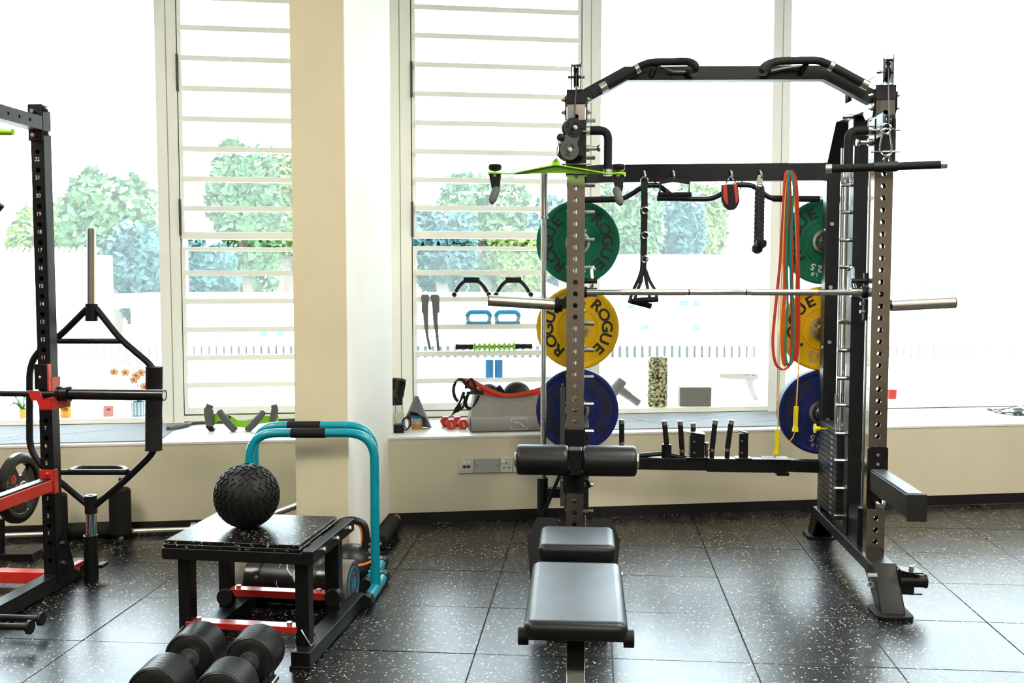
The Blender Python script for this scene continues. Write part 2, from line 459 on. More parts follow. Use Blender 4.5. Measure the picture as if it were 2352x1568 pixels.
# ================================================================== the room
def structure(name, mb, mat_, **k): return tag(part(name, mb, mat_, None, **k), kind='structure')
floor = structure('floor', MB().box(-6, 7.5, -4.5, 7.6, -.12, -.007), 'rubber_tile', smooth=False)
tile_me = None
for i in range(-8, 10):
    for j in range(-9, 2):
        if tile_me is None:
            bm = bmesh.new(); bmesh.ops.create_cube(bm, size=1)
            bmesh.ops.scale(bm, vec=(.4972, .4972, .007), verts=bm.verts)
            bmesh.ops.bevel(bm, geom=[e for e in bm.edges if all(v.co.z > 0 for v in e.verts)], offset=.0016, segments=1, affect='EDGES')
            tile_me = bpy.data.meshes.new('rubber_tile'); bm.to_mesh(tile_me); bm.free(); tile_me.materials.append(MATS['rubber_tile'])
        t = bpy.data.objects.new('rubber_tile', tile_me); COL.objects.link(t); t.parent = floor
        t.matrix_local = WM[floor.name].inverted() @ G.m @ Mat.Translation((i*.5+.25, j*.5+.25, -.0035 + random.uniform(-.0006, .0004)))
structure('ceiling', MB().box(-6, 7.5, -4.5, 7.6, 3.6, 3.75), 'ceiling_white', smooth=False)
structure('wall_back', MB().box(-6, 7.5, -4.7, -4.5, -.1, 3.6), 'room_wall', smooth=False)
structure('wall_left', MB().box(-6.2, -6, -4.5, 7.6, -.1, 3.6), 'room_wall', smooth=False)
structure('wall_right', MB().box(7.5, 7.7, -4.5, 7.6, -.1, 3.6), 'room_wall', smooth=False)
# low wall under the windows with its ledge
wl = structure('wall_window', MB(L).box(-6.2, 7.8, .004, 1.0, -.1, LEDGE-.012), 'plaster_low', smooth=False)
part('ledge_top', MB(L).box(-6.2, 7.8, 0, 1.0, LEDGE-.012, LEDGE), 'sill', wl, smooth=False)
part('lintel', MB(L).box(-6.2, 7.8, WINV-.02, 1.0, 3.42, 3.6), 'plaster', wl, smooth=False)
# skirting tiles along the low wall
bb = structure('baseboard_window', MB(L).box(-6.2, 7.8, -.004, .004, 0, .058), 'skirting', smooth=False)
me0 = MB().box(-.2365, .2365, -.009, -.004, 0, .060).mesh('skirting_tile'); me0.materials.append(MATS['skirting'])
for k in range(-12, 16):
    s = bpy.data.objects.new('skirting_tile', me0); COL.objects.link(s); s.parent = bb
    s.matrix_local = WM[bb.name].inverted() @ L.m @ Mat.Translation((.475*k+.02, 0, 0))
# the pillar: a fin standing square to the floor tiles
colf = Fr(-.752, 4.385, .063)
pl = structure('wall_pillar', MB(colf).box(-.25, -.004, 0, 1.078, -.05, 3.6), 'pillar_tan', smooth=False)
part('daylit_face', MB(colf).box(-.004, 0, .0, 1.08, -.05, 3.6), 'plaster_daylit', pl, smooth=False)  # thin sheet painting daylight onto the pillar's right face
part('skirting_tile', MB(colf).box(0, .006, 0, .95, 0, .058), 'skirting', pl, smooth=False)
part('skirting_tile', MB(colf).box(-.25, 0, -.006, 0, 0, .058), 'skirting', pl, smooth=False)

# ------------------------------------------------------------------ windows
def wu(px, py=0, v=WINV): return L.v(px, py, v).x
def wz(px, py, v=WINV): return L.v(px, py, v).z
HEAD = 3.42
def mullion(n, u0, u1, groove):
    o = structure('trim_%d' % n, MB(L).box(u0, groove-.003, WINV, WINV+.24, LEDGE, HEAD).box(groove+.003, u1, WINV, WINV+.24, LEDGE, HEAD), 'frame_white', bevel=.002)
    part('groove', MB(L).box(groove-.003, groove+.003, WINV+.004, WINV+.06, LEDGE, HEAD), 'socket_grey', o, smooth=False)
    return o
m1 = (wu(352), wu(402)); m2 = (wu(700), wu(942)); m3 = (wu(1338), wu(1382)); m4 = (wu(1779), wu(1820)); m5 = (wu(2720), wu(2770))
mullion(1, *m1, wu(377.8)); mullion(2, *m2, wu(916)); mullion(3, *m3, wu(1359)); mullion(4, *m4, wu(1801)); mullion(5, *m5, wu(2745))
def win(n):
    o = bpy.data.objects.new('window_%d' % n, None); COL.objects.link(o); o['kind'] = 'structure'; WM[o.name] = Mat.Identity(4); return o
def fixed(n, u0, u1):
    w = win(n)
    part('bottom_rail', MB(L).box(u0, u1, WINV, WINV+.24, LEDGE+.004, LEDGE+.034), 'frame_white', w, bevel=.002)
    part('seal', MB(L).box(u0, u1, WINV+.005, WINV+.06, LEDGE, LEDGE+.004), 'gasket', w, smooth=False)
    part('top_rail', MB(L).box(u0, u1, WINV, WINV+.24, HEAD-.05, HEAD), 'frame_white', w, bevel=.002)
    part('pane', MB(L).box(u0, u1, WINV+.215, WINV+.221, LEDGE+.034, HEAD-.05), 'window_glass', w, smooth=False)
fixed(1, -6.2, m1[0]); fixed(4, m3[1], m4[0]); fixed(5, m4[1], m5[0]); fixed(6, m5[1], 7.8)
BARV = WINV - .045
def sash(n, u0, u1, xref, upper, lower, yrail):
    w = win(n); g = .012
    part('bottom_rail', MB(L).box(u0, u1, WINV, WINV+.07, LEDGE+.006, LEDGE+.042), 'frame_white', w, bevel=.002)
    part('seal', MB(L).box(u0, u1, WINV+.004, WINV+.06, LEDGE, LEDGE+.006), 'gasket', w, smooth=False)
    part('seal', MB(L).box(u0, u1, WINV+.012, WINV+.06, LEDGE+.042, LEDGE+.050), 'gasket', w, smooth=False)
    part('seal', MB(L).box(u0, u0+.006, WINV+.008, WINV+.06, LEDGE+.042, HEAD), 'gasket', w, smooth=False)
    part('seal', MB(L).box(u1-.006, u1, WINV+.008, WINV+.06, LEDGE+.042, HEAD), 'gasket', w, smooth=False)
    z1 = wz(xref, yrail+9); z2 = wz(xref, yrail-9); zs = LEDGE+.050
    for (za, zb) in ((zs, z1), (z2, HEAD-.02)):
        s = part('sash', MB(L).box(u0+.006, u0+.030, WINV-.004, WINV+.05, za, zb).box(u1-.030, u1-.006, WINV-.004, WINV+.05, za, zb)
                 .box(u0+.03, u1-.03, WINV-.004, WINV+.05, za, za+.045).box(u0+.03, u1-.03, WINV-.004, WINV+.05, zb-.024, zb), 'frame_white', w, bevel=.002)
        part('pane', MB(L).box(u0+.03, u1-.03, WINV+.030, WINV+.036, za+.045, zb-.024), 'window_glass', s, smooth=False)
    bars = []
    for y in upper + lower:
        z = wz(xref, y, BARV)
        part('bar', MB(L).box(u0+.022, u1-.022, BARV, WINV-.004, z-.016, z+.016), 'frame_white', w, bevel=.002)
        bars.append(z)
    for zc in (1.75, 2.62):
        part('hinge', MB(L).cyl((u0+.004, WINV-.012, zc-.11), (u0+.004, WINV-.012, zc+.11), .007, n=10), 'dark_grey', w)
    return bars
up3 = [-52, 14.7, 80, 147, 214, 281, 347, 412, 477]; lo3 = [626, 687.6, 751, 813, 875]
bars3 = sash(3, m2[1], m3[0], 950, up3, lo3, 556)
bars2 = sash(2, m1[1], m2[0], 415, [-8, 62, 132, 202, 272, 341, 410, 478], [627, 692, 757, 822, 885], 558)

# sockets on the low wall
def faceplate(name, label, x0, y0, x1, y1, m_, t=.012):
    a = L.v(x0, y1, 0); b = L.v(x1, y0, 0); o = thing(name, label, 'socket', L.m @ Vec(((a.x+b.x)/2, 0, a.z)), psi=L.psi)
    part('plate', MB(L).prism(((a.x+b.x)/2, 0, (a.z+b.z)/2), (1,0,0), (0,0,1), rrect(b.x-a.x, b.z-a.z, .006), t), m_, o, bevel=.002)
    return o, a, b
o, a, b = faceplate('data_socket', 'beige double network socket at the left end of the socket row', 1053, 1050, 1088, 1086, 'socket')
w_ = b.x-a.x; h_ = b.z-a.z
part('surround', MB(L).box(a.x+.006, b.x-.006, -.016, -.010, a.z+.018, b.z-.022), 'socket', o, bevel=.001)
for k in (.38, .64):
    part('port', MB(L).box(a.x+w_*k-.009, a.x+w_*k+.009, -.018, -.014, a.z+.030, a.z+.045), 'gasket', o, smooth=False)
    part('shutter', MB(L).box(a.x+w_*k-.008, a.x+w_*k+.008, -.019, -.014, a.z+.052, a.z+.066), 'white_plastic', o, smooth=False)
o, a, b = faceplate('blank_plate', 'plain grey blanking plate between network and power sockets', 1089, 1051, 1147, 1085, 'socket_grey')
for k in (.1, .9):
    p = (a.x+(b.x-a.x)*k, -.0135, (a.z+b.z)/2); part('screw', MB(L).cyl(p, (p[0], -.010, p[2]), .0035, n=8), 'gasket', o)
for q, (x0, x1) in enumerate(((1148.5, 1177), (1177.8, 1206))):
    o, a, b = faceplate('power_socket', ('cream power socket with rocker switch next to the blanking plate', 'cream power socket half hidden behind the black roller pad')[q], x0, 1049.5, x1, 1083.5, 'socket')
    c = (a.x+b.x)/2
    part('rocker', MB(L).box(c-.026, c-.012, -.019, -.010, b.z-.030, b.z-.012), 'white_plastic', o, bevel=.001)
    for (dx, dz, ww, hh) in ((0, .052, .004, .010), (-.014, .026, .010, .005), (.014, .026, .010, .005)):
        part('slot', MB(L).box(c+dx-ww/2, c+dx+ww/2, -.0135, -.010, a.z+dz-hh/2, a.z+dz+hh/2), 'ink', o, smooth=False)

# ceiling luminaires of the room
for k, (x, y) in enumerate(((-2.9, 2.6), (1.5, 2.6), (4.2, 2.9), (-3.2, -1.6), (0.6, -1.6), (4.4, -1.6))):
    nm = ['left', 'middle', 'right'][k % 3] + (' of the row nearer the windows' if k < 3 else ' of the row farther from the windows')
    o = thing('ceiling_light', 'white square ceiling light panel, ' + nm, 'ceiling light', (x, y, 3.57), 'ceiling light panels')
    part('housing', MB().box(x-.62, x+.62, y-.62, y+.62, 3.57, 3.6), 'ceiling_white', o, smooth=False)
    if 'lamp_glow' not in MATS: mat('lamp_glow', (.9,.9,.88), .5, emit=(1.0,.93,.80,LAMP_STRENGTH))
    part('diffuser', MB().box(x-.58, x+.58, y-.58, y+.58, 3.562, 3.57), 'lamp_glow', o, smooth=False)

# ================================================================== outdoors
gnd = structure('ground_outside', MB().box(-60, 60, 7.7, 120, -1.2, -1.0), 'ext_ground', smooth=False)
# terrace parapet with balusters
def parapet(x0, x1, y, zt, zm, zb, pitch, label):
    o = thing('balustrade', label, 'railing', ((x0+x1)/2, y, -1.0))
    part('base_wall', MB().box(x0, x1, y, y+.2, -1.0, zb), 'ext_white', o, smooth=False)
    part('top_rail', MB().box(x0, x1, y-.03, y+.23, zm, zt), 'ext_white', o, smooth=False)
    part('back_panel', MB().box(x0, x1, y+.19, y+.21, zb, zm), 'ext_grey', o, smooth=False)
    x = x0; me = None
    while x < x1:
        b = bpy.data.objects.new('baluster', me) if me else None
        if me is None:
            me = MB().box(0, pitch*.52, y+.02, y+.14, zb, zm).mesh('baluster', WM[o.name].inverted() @ Mat.Translation((0,0,0)))
            me.materials.append(MATS['ext_white']); b = bpy.data.objects.new('baluster', me)
        COL.objects.link(b); b.parent = o; b.location = (x, 0, 0); x += pitch
parapet(-6.5, 9.0, 12.5, .62, .52, .36, .098, 'long white balustrade on the terrace beyond the windows')
def leafy(mb, c, rx, rz, n, sz):
    c = Vec(c)
    for _ in range(n):
        a = random.uniform(0, 2*PI); t = random.uniform(-1, 1); r = random.uniform(.55, 1)**.5
        s = math.sqrt(1-t*t)
        p = c + Vec((rx*r*s*math.cos(a), rx*.7*r*s*math.sin(a), rz*r*t))
        d1 = Vec((random.uniform(-1,1), random.uniform(-1,1), random.uniform(-1,1))).normalized()*sz*random.uniform(.6,1.4)
        d2 = d1.orthogonal().normalized()*sz*.7
        mb.add([p-d1, p+d2, p+d1, p-d2], [(0,1,2,3)])
def tree(px, pybot, pytop, Y, wpx, m_, label, n=2600):
    top = W.v(px, pytop, Y); bot = W.v(px, pybot, Y); rz = (top.z-bot.z)/2; rx = wpx/FPX*Y/2
    o = thing('tree', label, 'tree', (top.x, Y, -1.0), 'trees beyond the terrace')
    part('trunk', MB().tube([(top.x, Y, -1), (top.x+.1, Y, bot.z), (top.x-.1, Y, bot.z+rz*1.2)], .16, 8), 'bark', o)
    mb = MB()
    for k in range(7):
        ang = k*2.4; q = Vec((top.x+rx*.5*math.cos(ang), Y+rx*.3*math.sin(ang), bot.z+rz+rz*.62*math.sin(k*1.7)))
        leafy(mb, q, rx*.55, rz*.5, n//7, .105*Y/20)
    part('crown', mb, m_, o, smooth=False)
tree(250, 700, 400, 22, 240, 'foliage_a', 'pale leafy tree seen through the glass above the hexagonal bar')
tree(130, 730, 470, 24, 220, 'foliage_b', 'yellow-green tree behind the left black post')
tree(320, 760, 520, 20, 160, 'foliage_c', 'bluish bushy tree beside the left window mullion')
tree(560, 700, 330, 24, 170, 'foliage_a', 'tree behind the window bars left of the pillar')
tree(650, 640, 350, 26, 130, 'foliage_b', 'light green tree just left of the pillar edge')
tree(470, 740, 560, 21, 150, 'foliage_c', 'low bluish shrub tree behind the window bars left of the pillar')
tree(1010, 680, 480, 22, 170, 'foliage_c', 'bluish tree behind the bars above the grey straps')
tree(1110, 690, 400, 25, 220, 'foliage_a', 'broad green tree behind the black parallel grips')
tree(1190, 690, 530, 20, 130, 'foliage_b', 'yellowish low tree left of the standing barbell')
tree(1290, 660, 460, 23, 150, 'foliage_c', 'dark bluish tree behind the green disc')
tree(1440, 640, 425, 22, 170, 'foliage_a', 'green tree behind the hanging suspension strap')
tree(1540, 650, 440, 24, 160, 'foliage_c', 'bluish tree in the middle of the wide window')
tree(1610, 640, 420, 25, 120, 'foliage_b', 'yellow-green tree at the right of the wide window')
# pale building standing beyond the terrace on the right
def facade(name, label, px0, px1, pyt, Y, wins, depth=6, m_='ext_white'):
    a = W.v(px0, pyt, Y); b = W.v(px1, pyt, Y)
    o = thing(name, label, 'building', ((a.x+b.x)/2, Y+depth/2, -1.0))
    part('wall', MB().box(a.x, b.x, Y, Y+depth, -1.0, a.z), m_, o, smooth=False)
    part('roof', MB().box(a.x-.3, b.x+.3, Y-.3, Y+depth+.3, a.z, a.z+.25), m_, o, smooth=False)
    for (x0, y0, x1, y1) in wins:
        p = W.v(x0, y1, Y); q = W.v(x1, y0, Y)
        f = part('window', MB().box(p.x-.05, q.x+.05, Y-.06, Y+.02, p.z-.05, q.z+.05), 'ext_white', o, smooth=False)
        part('pane', MB().box(p.x, q.x, Y-.08, Y-.05, p.z, q.z), 'ext_glass', f, smooth=False)
    return o
facade('pale_building', 'white building with arched blue-grey windows right of the rack', 1655, 2240, 470, 30,
       [(2118, 656, 2134, 684), (2156, 656, 2168, 684), (2180, 664, 2192, 684), (2076, 662, 2086, 684), (2118, 716, 2132, 728), (1868, 560, 1880, 600), (1745, 560, 1752, 600), (2182, 545, 2190, 575), (1700, 690, 1706, 702), (1720, 690, 1726, 702)])
facade('added_tall_block', 'tall plain white block added at the far right to dim the floor reflection', 2090, 2900, -560, 33, [(2182, 545, 2190, 575)])  # added for the light: keeps bright sky out of the right floor's reflection
facade('garden_building', 'white block behind the trees of the wide window', 1345, 1658, 617, 17.5, [], depth=2)
facade('low_building', 'low white building behind the balustrade in the barred windows', 300, 1343, 706, 17.5,
       [(600, 760, 615, 772), (640, 758, 655, 770), (500, 762, 520, 775), (1560, 690, 1578, 702), (1590, 690, 1606, 702), (1470, 745, 1490, 757), (1590, 745, 1606, 757), (1440, 700, 1456, 708), (1000, 770, 1014, 778)], depth=2)
# slatted pink-grey pavilion at the far left
o = thing('slatted_pavilion', 'pavilion clad in pinkish vertical slats at the far left window', 'building', W.m @ Vec((-9.2, 17, -1.0)))
a = W.v(-330, 580, 17); b = W.v(150, 580, 17)
part('wall', MB().box(a.x, b.x, 17.06, 19, -1, b.z), 'ext_white', o, smooth=False)
for k in range(34):
    x = b.x - .02 - k*.105
    if x < a.x: break
    part('slat', MB().box(x-.045, x, 17.0, 17.06, -1, b.z-.9), 'ext_pink', o, smooth=False)
    part('roof_slat', MB().beam((x-.02, 17.0, b.z-.9), (x+.38, 17.5, b.z+.1), .045, .05), 'ext_pink', o, smooth=False)

# ================================================================== the smith rack
RW = 1.297                                            # distance between the two front uprights
rack = thing('smith_rack', 'tall black and steel smith rack with twin pulleys in front of the windows', 'rack', R.m @ Vec((RW/2, .35, 0)), psi=R.psi)
def rp(name, mb, m_, **k): return part(name, mb, m_, rack, **k)
z_hole = R.v(1322, 404.6, 0).z
ZT = 2.125
BASE = .175
for s, u0 in ((1, 0.0), (-1, RW)):                     # s points to the inside
    mb = MB(R); h = .0385
    mb.perf((u0, 0, 0), (1,0,0), (0,0,1), .077, BASE, ZT, z_hole, .0508, .0112, -.004)
    mb.perf((u0, .046, 0), (1,0,0), (0,0,1), .077, BASE, ZT, z_hole, .0508, .0112, -.004)
    mb.perf((u0-h, .025, 0), (0,-1,0), (0,0,1), .042, BASE, ZT, z_hole, .1016, .005, -.004, n=8)
    mb.perf((u0+h-.004, .025, 0), (0,-1,0), (0,0,1), .042, BASE, ZT, z_hole, .1016, .005, -.004, n=8)
    rp('upright', mb, 'upright_steel', smooth=False)
    rp('upright_cap', MB(R).box(u0-.042, u0+.042, -.004, .08, ZT-.005, ZT+.058), 'black_steel', bevel=.003)
    # side plates and bolts below the cap
    for d in (-1, 1):
        x = u0 + d*.043
        rp('gusset', MB(R).slab([(x, -.002, ZT+.03), (x, .09, ZT+.03), (x, .16, ZT-.04), (x, .12, ZT-.07), (x, .02, ZT-.07), (x, -.002, ZT-.03)], (d*.005, 0, 0)), 'black_steel')
        for (v, z) in ((.025, ZT+.018), (.025, ZT-.035)):
            rp('bolt', MB(R).cyl((x, v, z), (x+d*.013, v, z), .011, n=6).cyl((x+d*.013, v, z), (x+d*.022, v, z), .006, n=8), 'zinc')
    # rear post, sloping shoulder and top side beam
    vb = .82
    rp('rear_post', MB(R).prism((u0-.0375, 0, 0), (0,1,0), (0,0,1), [(vb+.075, BASE), (vb+.075, 1.99), (.70, 2.21), (.08, ZT+.045), (.08, ZT-.03), (.66, 2.135), (vb, 1.955), (vb, BASE)], .075), 'black_steel', bevel=.003)
    for z in (.62, 1.02, 1.30, 1.62):
        x = u0 + s*.0375; rp('bolt', MB(R).cyl((x, vb+.02, z), (x+s*.006, vb+.02, z), .012, n=12), 'zinc')
        rp('bolt', MB(R).cyl((u0+s*.01, vb-.003, z+.03), (u0+s*.01, vb-.009, z+.03), .010, n=12), 'zinc')
    # middle post with the row of pegs
    vm = .33
    rp('middle_post', MB(R).box(u0-.035, u0+.035, vm, vm+.07, BASE, 2.06), 'black_steel', bevel=.003)
    rp('post_bracket', MB(R).box(u0-.045, u0+.045, vm-.01, vm+.08, 1.98, 2.10), 'black_steel', bevel=.006)
    pegz = [R.v(1342, y, vm+.035).z for y in (277, 362, 425, 488, 551, 615, 743, 804, 866, 928, 990, 1112, 1173)] if s == 1 else \
           [R.v(1950, y, vm+.035).z for y in (268, 424, 487, 551, 613, 740, 804, 868, 930, 995, 1057, 1121, 1184)]
    for z in pegz:
        rp('peg', MB(R).cyl((u0-s*.048, vm+.035, z), (u0+s*.085, vm+.035, z), .010, n=10), 'chrome')
    # guide rod of the bar carriage
    vg = .177
    rp('guide_rod', MB(R).cyl((u0, vg, .22), (u0, vg, 2.05), .0145, n=16), 'chrome')
    rp('rod_foot', MB(R).cyl((u0, vg, BASE), (u0, vg, .345), .030, n=16).box(u0-.028, u0+.028, vg, vm, BASE, .33), 'black_steel')
    rp('rod_head', MB(R).cyl((u0, vg, 2.02), (u0, vg, 2.075), .022, n=14).box(u0-.02, u0+.02, vg-.14, vg, 2.06, 2.10), 'black_steel')
    # weight stack and its rods
    sa, sb = (u0-.055, u0+.062)
    n = 15; z0 = BASE+.045; th = .0268
    for k in range(n):
        z = z0+k*th
        rp('weight_plate', MB(R).box(sa, sb, .45, .80, z, z+th-.0035), 'iron_black', smooth=False)
        rp('weight_mark', MB(R).box(u0+s*(.0625 if s == 1 else .0555), u0+s*(.0630 if s == 1 else .0560), .53, .56, z+.006, z+.017), 'grey_ink', smooth=False)
        rp('pin_hole', MB(R).cyl((u0+s*(.0615 if s == 1 else .0545), .615, z+.011), (u0+s*(.0632 if s == 1 else .0562), .615, z+.011), .006, n=8), 'gasket')
    zt = z0+n*th
    rp('stack_head', MB(R).box(sa, sb, .45, .80, zt, zt+.03).cyl((u0, .62, zt+.03), (u0, .62, zt+.11), .016), 'iron_black', bevel=.002)
    for v in (.50, .585):
        rp('stack_rod', MB(R).cyl((u0+s*.02, v, zt), (u0+s*.02, v, 2.0), .011, n=12), 'chrome')
    if s == -1:
        rp('selector_pin', MB(R).cyl((u0-.062, .62, zt+.012), (u0-.10, .62, zt+.012), .004, n=8).lathe((u0-.095, .62, zt+.012), (-1,0,0), [(.010,0),(.011,.018),(.024,.020),(.024,.028),(0,.030)], 16), 'yellow')
        rp('stack_plate', MB(R).box(u0-.058, u0-.054, .46, .50, zt+.06, zt+.20), 'dark_grey', smooth=False)
    # base beam, front leg, rear leg, rubber feet
    rp('base_beam', MB(R).box(u0-.05, u0+.05, -.135, .93, BASE-.052, BASE), 'black_steel', bevel=.003)
    rp('front_leg', MB(R).slab([(u0-.05, -.135, BASE), (u0+.05, -.135, BASE), (u0+.05, -.265, .012), (u0-.05, -.265, .012)], (0, .008, .006))
       .slab([(u0-.05, -.135, BASE), (u0-.05, -.265, .012), (u0-.05, -.20, .012), (u0-.05, -.03, BASE-.05)], (.006, 0, 0))
       .slab([(u0+.044, -.135, BASE), (u0+.044, -.265, .012), (u0+.044, -.20, .012), (u0+.044, -.03, BASE-.05)], (.006, 0, 0)), 'black_steel')
    rp('rear_leg', MB(R).slab([(u0-.05, .93, BASE), (u0+.05, .93, BASE), (u0+.05, 1.03, .012), (u0-.05, 1.03, .012)], (0, -.008, -.004))
       .slab([(u0-.05, .93, BASE), (u0-.05, 1.03, .012), (u0-.05, .93, .012), (u0-.05, .83, BASE-.05)], (.006, 0, 0))
       .slab([(u0+.044, .93, BASE), (u0+.044, 1.03, .012), (u0+.044, .93, .012), (u0+.044, .83, BASE-.05)], (.006, 0, 0)), 'black_steel')
    for v in (-.225, .985):
        rp('foot_pad', MB(R).prism((u0, v, 0), (1,0,0), (0,1,0), rrect(.15, .16, .03), .014), 'rubber', bevel=.003)
    # front pulley on top of the upright, seen edge on
    zc = ZT+.115
    rp('pulley_cheek', MB(R).box(u0-.022, u0-.018, -.03, .07, ZT+.055, ZT+.165).box(u0+.018, u0+.022, -.03, .07, ZT+.055, ZT+.165).box(u0-.022, u0+.022, .005, .03, ZT+.160, ZT+.166), 'black_steel', bevel=.001)
    rp('pulley_wheel', MB(R).lathe((u0-.011, .02, zc), (1,0,0), [(0,0),(.047,0),(.047,.004),(.038,.011),(.047,.018),(.047,.022),(0,.022)], 24), 'black_gloss')
    rp('axle', MB(R).cyl((u0-.036, .02, zc), (u0+.036, .02, zc), .007, n=10), 'zinc')
    # rear pulley behind the shoulder
    rp('pulley_wheel', MB(R).lathe((u0-.011, .62, 2.23), (1,0,0), [(0,0),(.05,0),(.05,.004),(.04,.011),(.05,.018),(.05,.022),(0,.022)], 20), 'black_gloss')
    rp('pulley_cheek', MB(R).prism((u0+s*.016, .62, 2.23), (0,1,0), (0,0,1), rrect(.07, .15, .03), .003), 'dark_grey')
    rp('pulley_wheel', MB(R).lathe((u0-.011, .50, 1.93), (1,0,0), [(0,0),(.045,0),(.045,.004),(.036,.011),(.045,.018),(.045,.022),(0,.022)], 20), 'black_gloss')
    rp('pulley_cheek', MB(R).prism((u0+s*.018, .50, 1.93), (0,1,0), (0,0,1), rrect(.07, .14, .03), .003), 'dark_grey')
    rp('cable', MB(R).tube([(u0, .068, zc+.01), (u0, .57, 2.26)], .0025, 6).tube([(u0, .545, 1.93), (u0, .62, zt+.1)], .0025, 6), 'dark_grey')
    # short bent side handle
    zc = R.v(1345, 300, .04).z if s == 1 else R.v(1990, 300, .04).z
    xi = u0+s*.0385
    rp('side_handle', MB(R).tube(fillet([(xi+s*.02, .04, zc), (xi+s*.10, .04, zc), (xi+s*.10, .04, zc-.17)], .055, 8), .0190, 14), 'foam')
    rp('handle_collar', MB(R).cyl((xi-.002*s, .04, zc), (xi+s*.022, .04, zc), .0205), 'zinc')
    rp('handle_collar', MB(R).cyl((xi+s*.10, .04, zc-.168), (xi+s*.10, .04, zc-.195), .0205), 'zinc')
    # sliding pulley block on the upright
    zl, zh = (R.v(1322, 402, 0).z, R.v(1322, 276, 0).z) if s == 1 else (R.v(2025, 374, 0).z, R.v(2025, 272, 0).z)
    rp('trolley', MB(R).box(u0-.0445, u0+.0445, -.007, .082, zl, zh), 'black_steel', bevel=.003)
    zp = zl+.55*(zh-zl)-.01
    rp('spring_pin', MB(R).cyl((u0+s*.0445, .04, zp), (u0+s*.058, .04, zp), .015, n=12).cyl((u0+s*.058, .04, zp), (u0+s*.092, .04, zp), .010, n=12).lathe((u0+s*.09, .04, zp), (s,0,0), [(.010,0),(.016,.010),(.014,.016),(0,.018)], 14), 'zinc')
    for z in (zl+.045, zh-.05):
        rp('block_pin', MB(R).cyl((u0-.06, -.012, z), (u0+.06, -.012, z), .004, n=8), 'zinc')

# swivelling double pulley on the left trolley
n_ = Vec((.42, -.907, 0)); ex_ = Vec((.907, .42, 0)); ez_ = Vec((0,0,1))
c1 = R.v(1319, 293, -.10); c2 = R.v(1307, 344, -.10)
def fig8(ra, rb):
    pts = []
    d = (c1-c2); a = Vec((d.dot(ex_), d.z)); 
    for k in range(15): t = -.62+k*(PI+1.24)/14; pts.append((a.x+ra*math.cos(t), a.y+ra*math.sin(t)))
    for k in range(15): t = PI-.62+k*(PI+1.24)/14; pts.append((rb*math.cos(t), rb*math.sin(t)))
    return pts
for off in (.0, -.034):
    rp('pulley_plate', MB(R).prism(c2+n_*off, ex_, ez_, fig8(.040, .044), .004), 'dark_grey', bevel=.001)
for c, r in ((c1, .043), (c2, .046)):
    rp('pulley_wheel', MB(R).lathe(c-n_*.029, n_, [(0,0),(r,0),(r,.004),(r-.008,.012),(r,.020),(r,.024),(0,.024)], 24), 'black_gloss')
    rp('axle', MB(R).cyl(c-n_*.04, c+n_*.012, .010, n=6).cyl(c+n_*.004, c+n_*.018, .006, n=8), 'zinc')
    for a0 in (.9, 2.6, 4.4):
        rp('slot', MB(R).tube([c+n_*.0046+(ex_*math.cos(a0+t*.16)+ez_*math.sin(a0+t*.16))*.024 for t in range(-3, 4)], .0022, 6), 'ink')
rp('pulley_arm', MB(R).box(-.03, .03, -.085, -.005, c2.z-.02, c2.z+.0).box(-.03, .03, -.085, -.005, c1.z+.0, c1.z+.02), 'black_steel')
top = R.v(1322, 205, -.02)
rp('cable', MB(R).tube([(0, -.028, ZT+.12), (0, -.028, ZT+.06), c1+Vec((.0,.02,.04))], .003, 6), 'dark_grey')
rp('cable_ball', MB(R).sphere(R.v(1288, 316, -.12), .0185), 'rubber')
rp('cable_shank', MB(R).cyl(R.v(1286, 322, -.12), R.v(1284, 330, -.12), .010, n=10), 'zinc')
# matching pulley on the right trolley, seen edge on
c = R.v(2034, 287, -.07)
rp('pulley_plate', MB(R).box(c.x-.026, c.x-.022, c.y-.05, c.y+.04, c.z-.05, c.z+.045).box(c.x+.022, c.x+.026, c.y-.05, c.y+.04, c.z-.05, c.z+.045), 'dark_grey', bevel=.002)
rp('pulley_wheel', MB(R).lathe((c.x-.011, c.y, c.z), (1,0,0), [(0,0),(.045,0),(.045,.004),(.036,.011),(.045,.018),(.045,.022),(0,.022)], 20), 'black_gloss')
rp('axle', MB(R).cyl((c.x-.034, c.y, c.z-.02), (c.x+.034, c.y, c.z-.02), .008, n=8), 'zinc')
rp('cable', MB(R).tube([(RW, -.028, ZT+.12), (RW, -.028, ZT+.06), (c.x, c.y-.045, c.z)], .003, 6), 'dark_grey')

# top cross bar with pull-up grips
VT = .05
P = [R.v(x, y, VT) for x, y in ((1342, 224), (1437, 171), (1893, 169), (2003, 226))]
for p in P: p.y = VT
rp('top_beam', MB(R).poly(P, .055, .058, up=(0,0,1)), 'black_steel', bevel=.002)
for s, xs in ((1, lambda x: x), (-1, lambda x: 3339-x if False else None)):
    pass
def grip(pts_front, pts_loop, vf, back):
    f = [R.v(x, y, vf) for x, y in pts_front]
    rp('pull_up_grip', MB(R).tube([f[0], f[1]], .0185, 14), 'foam')
    rp('grip_collar', MB(R).cyl(f[0]-(f[1]-f[0]).normalized()*.03, f[0], .0205).cyl(f[1], f[1]+(f[1]-f[0]).normalized()*.018, .0205), 'zinc')
    l = [R.v(x, y, v) for x, y, v in pts_loop]
    rp('pull_up_handle', MB(R).tube(spline(l, 5), .0165, 12), 'foam')
    for (x, y) in back:
        q = R.v(x, y, vf-.01); rp('grip_bracket', MB(R).cyl(q, (q.x-.012, VT-.02, q.z-.03), .013, n=10), 'black_gloss')
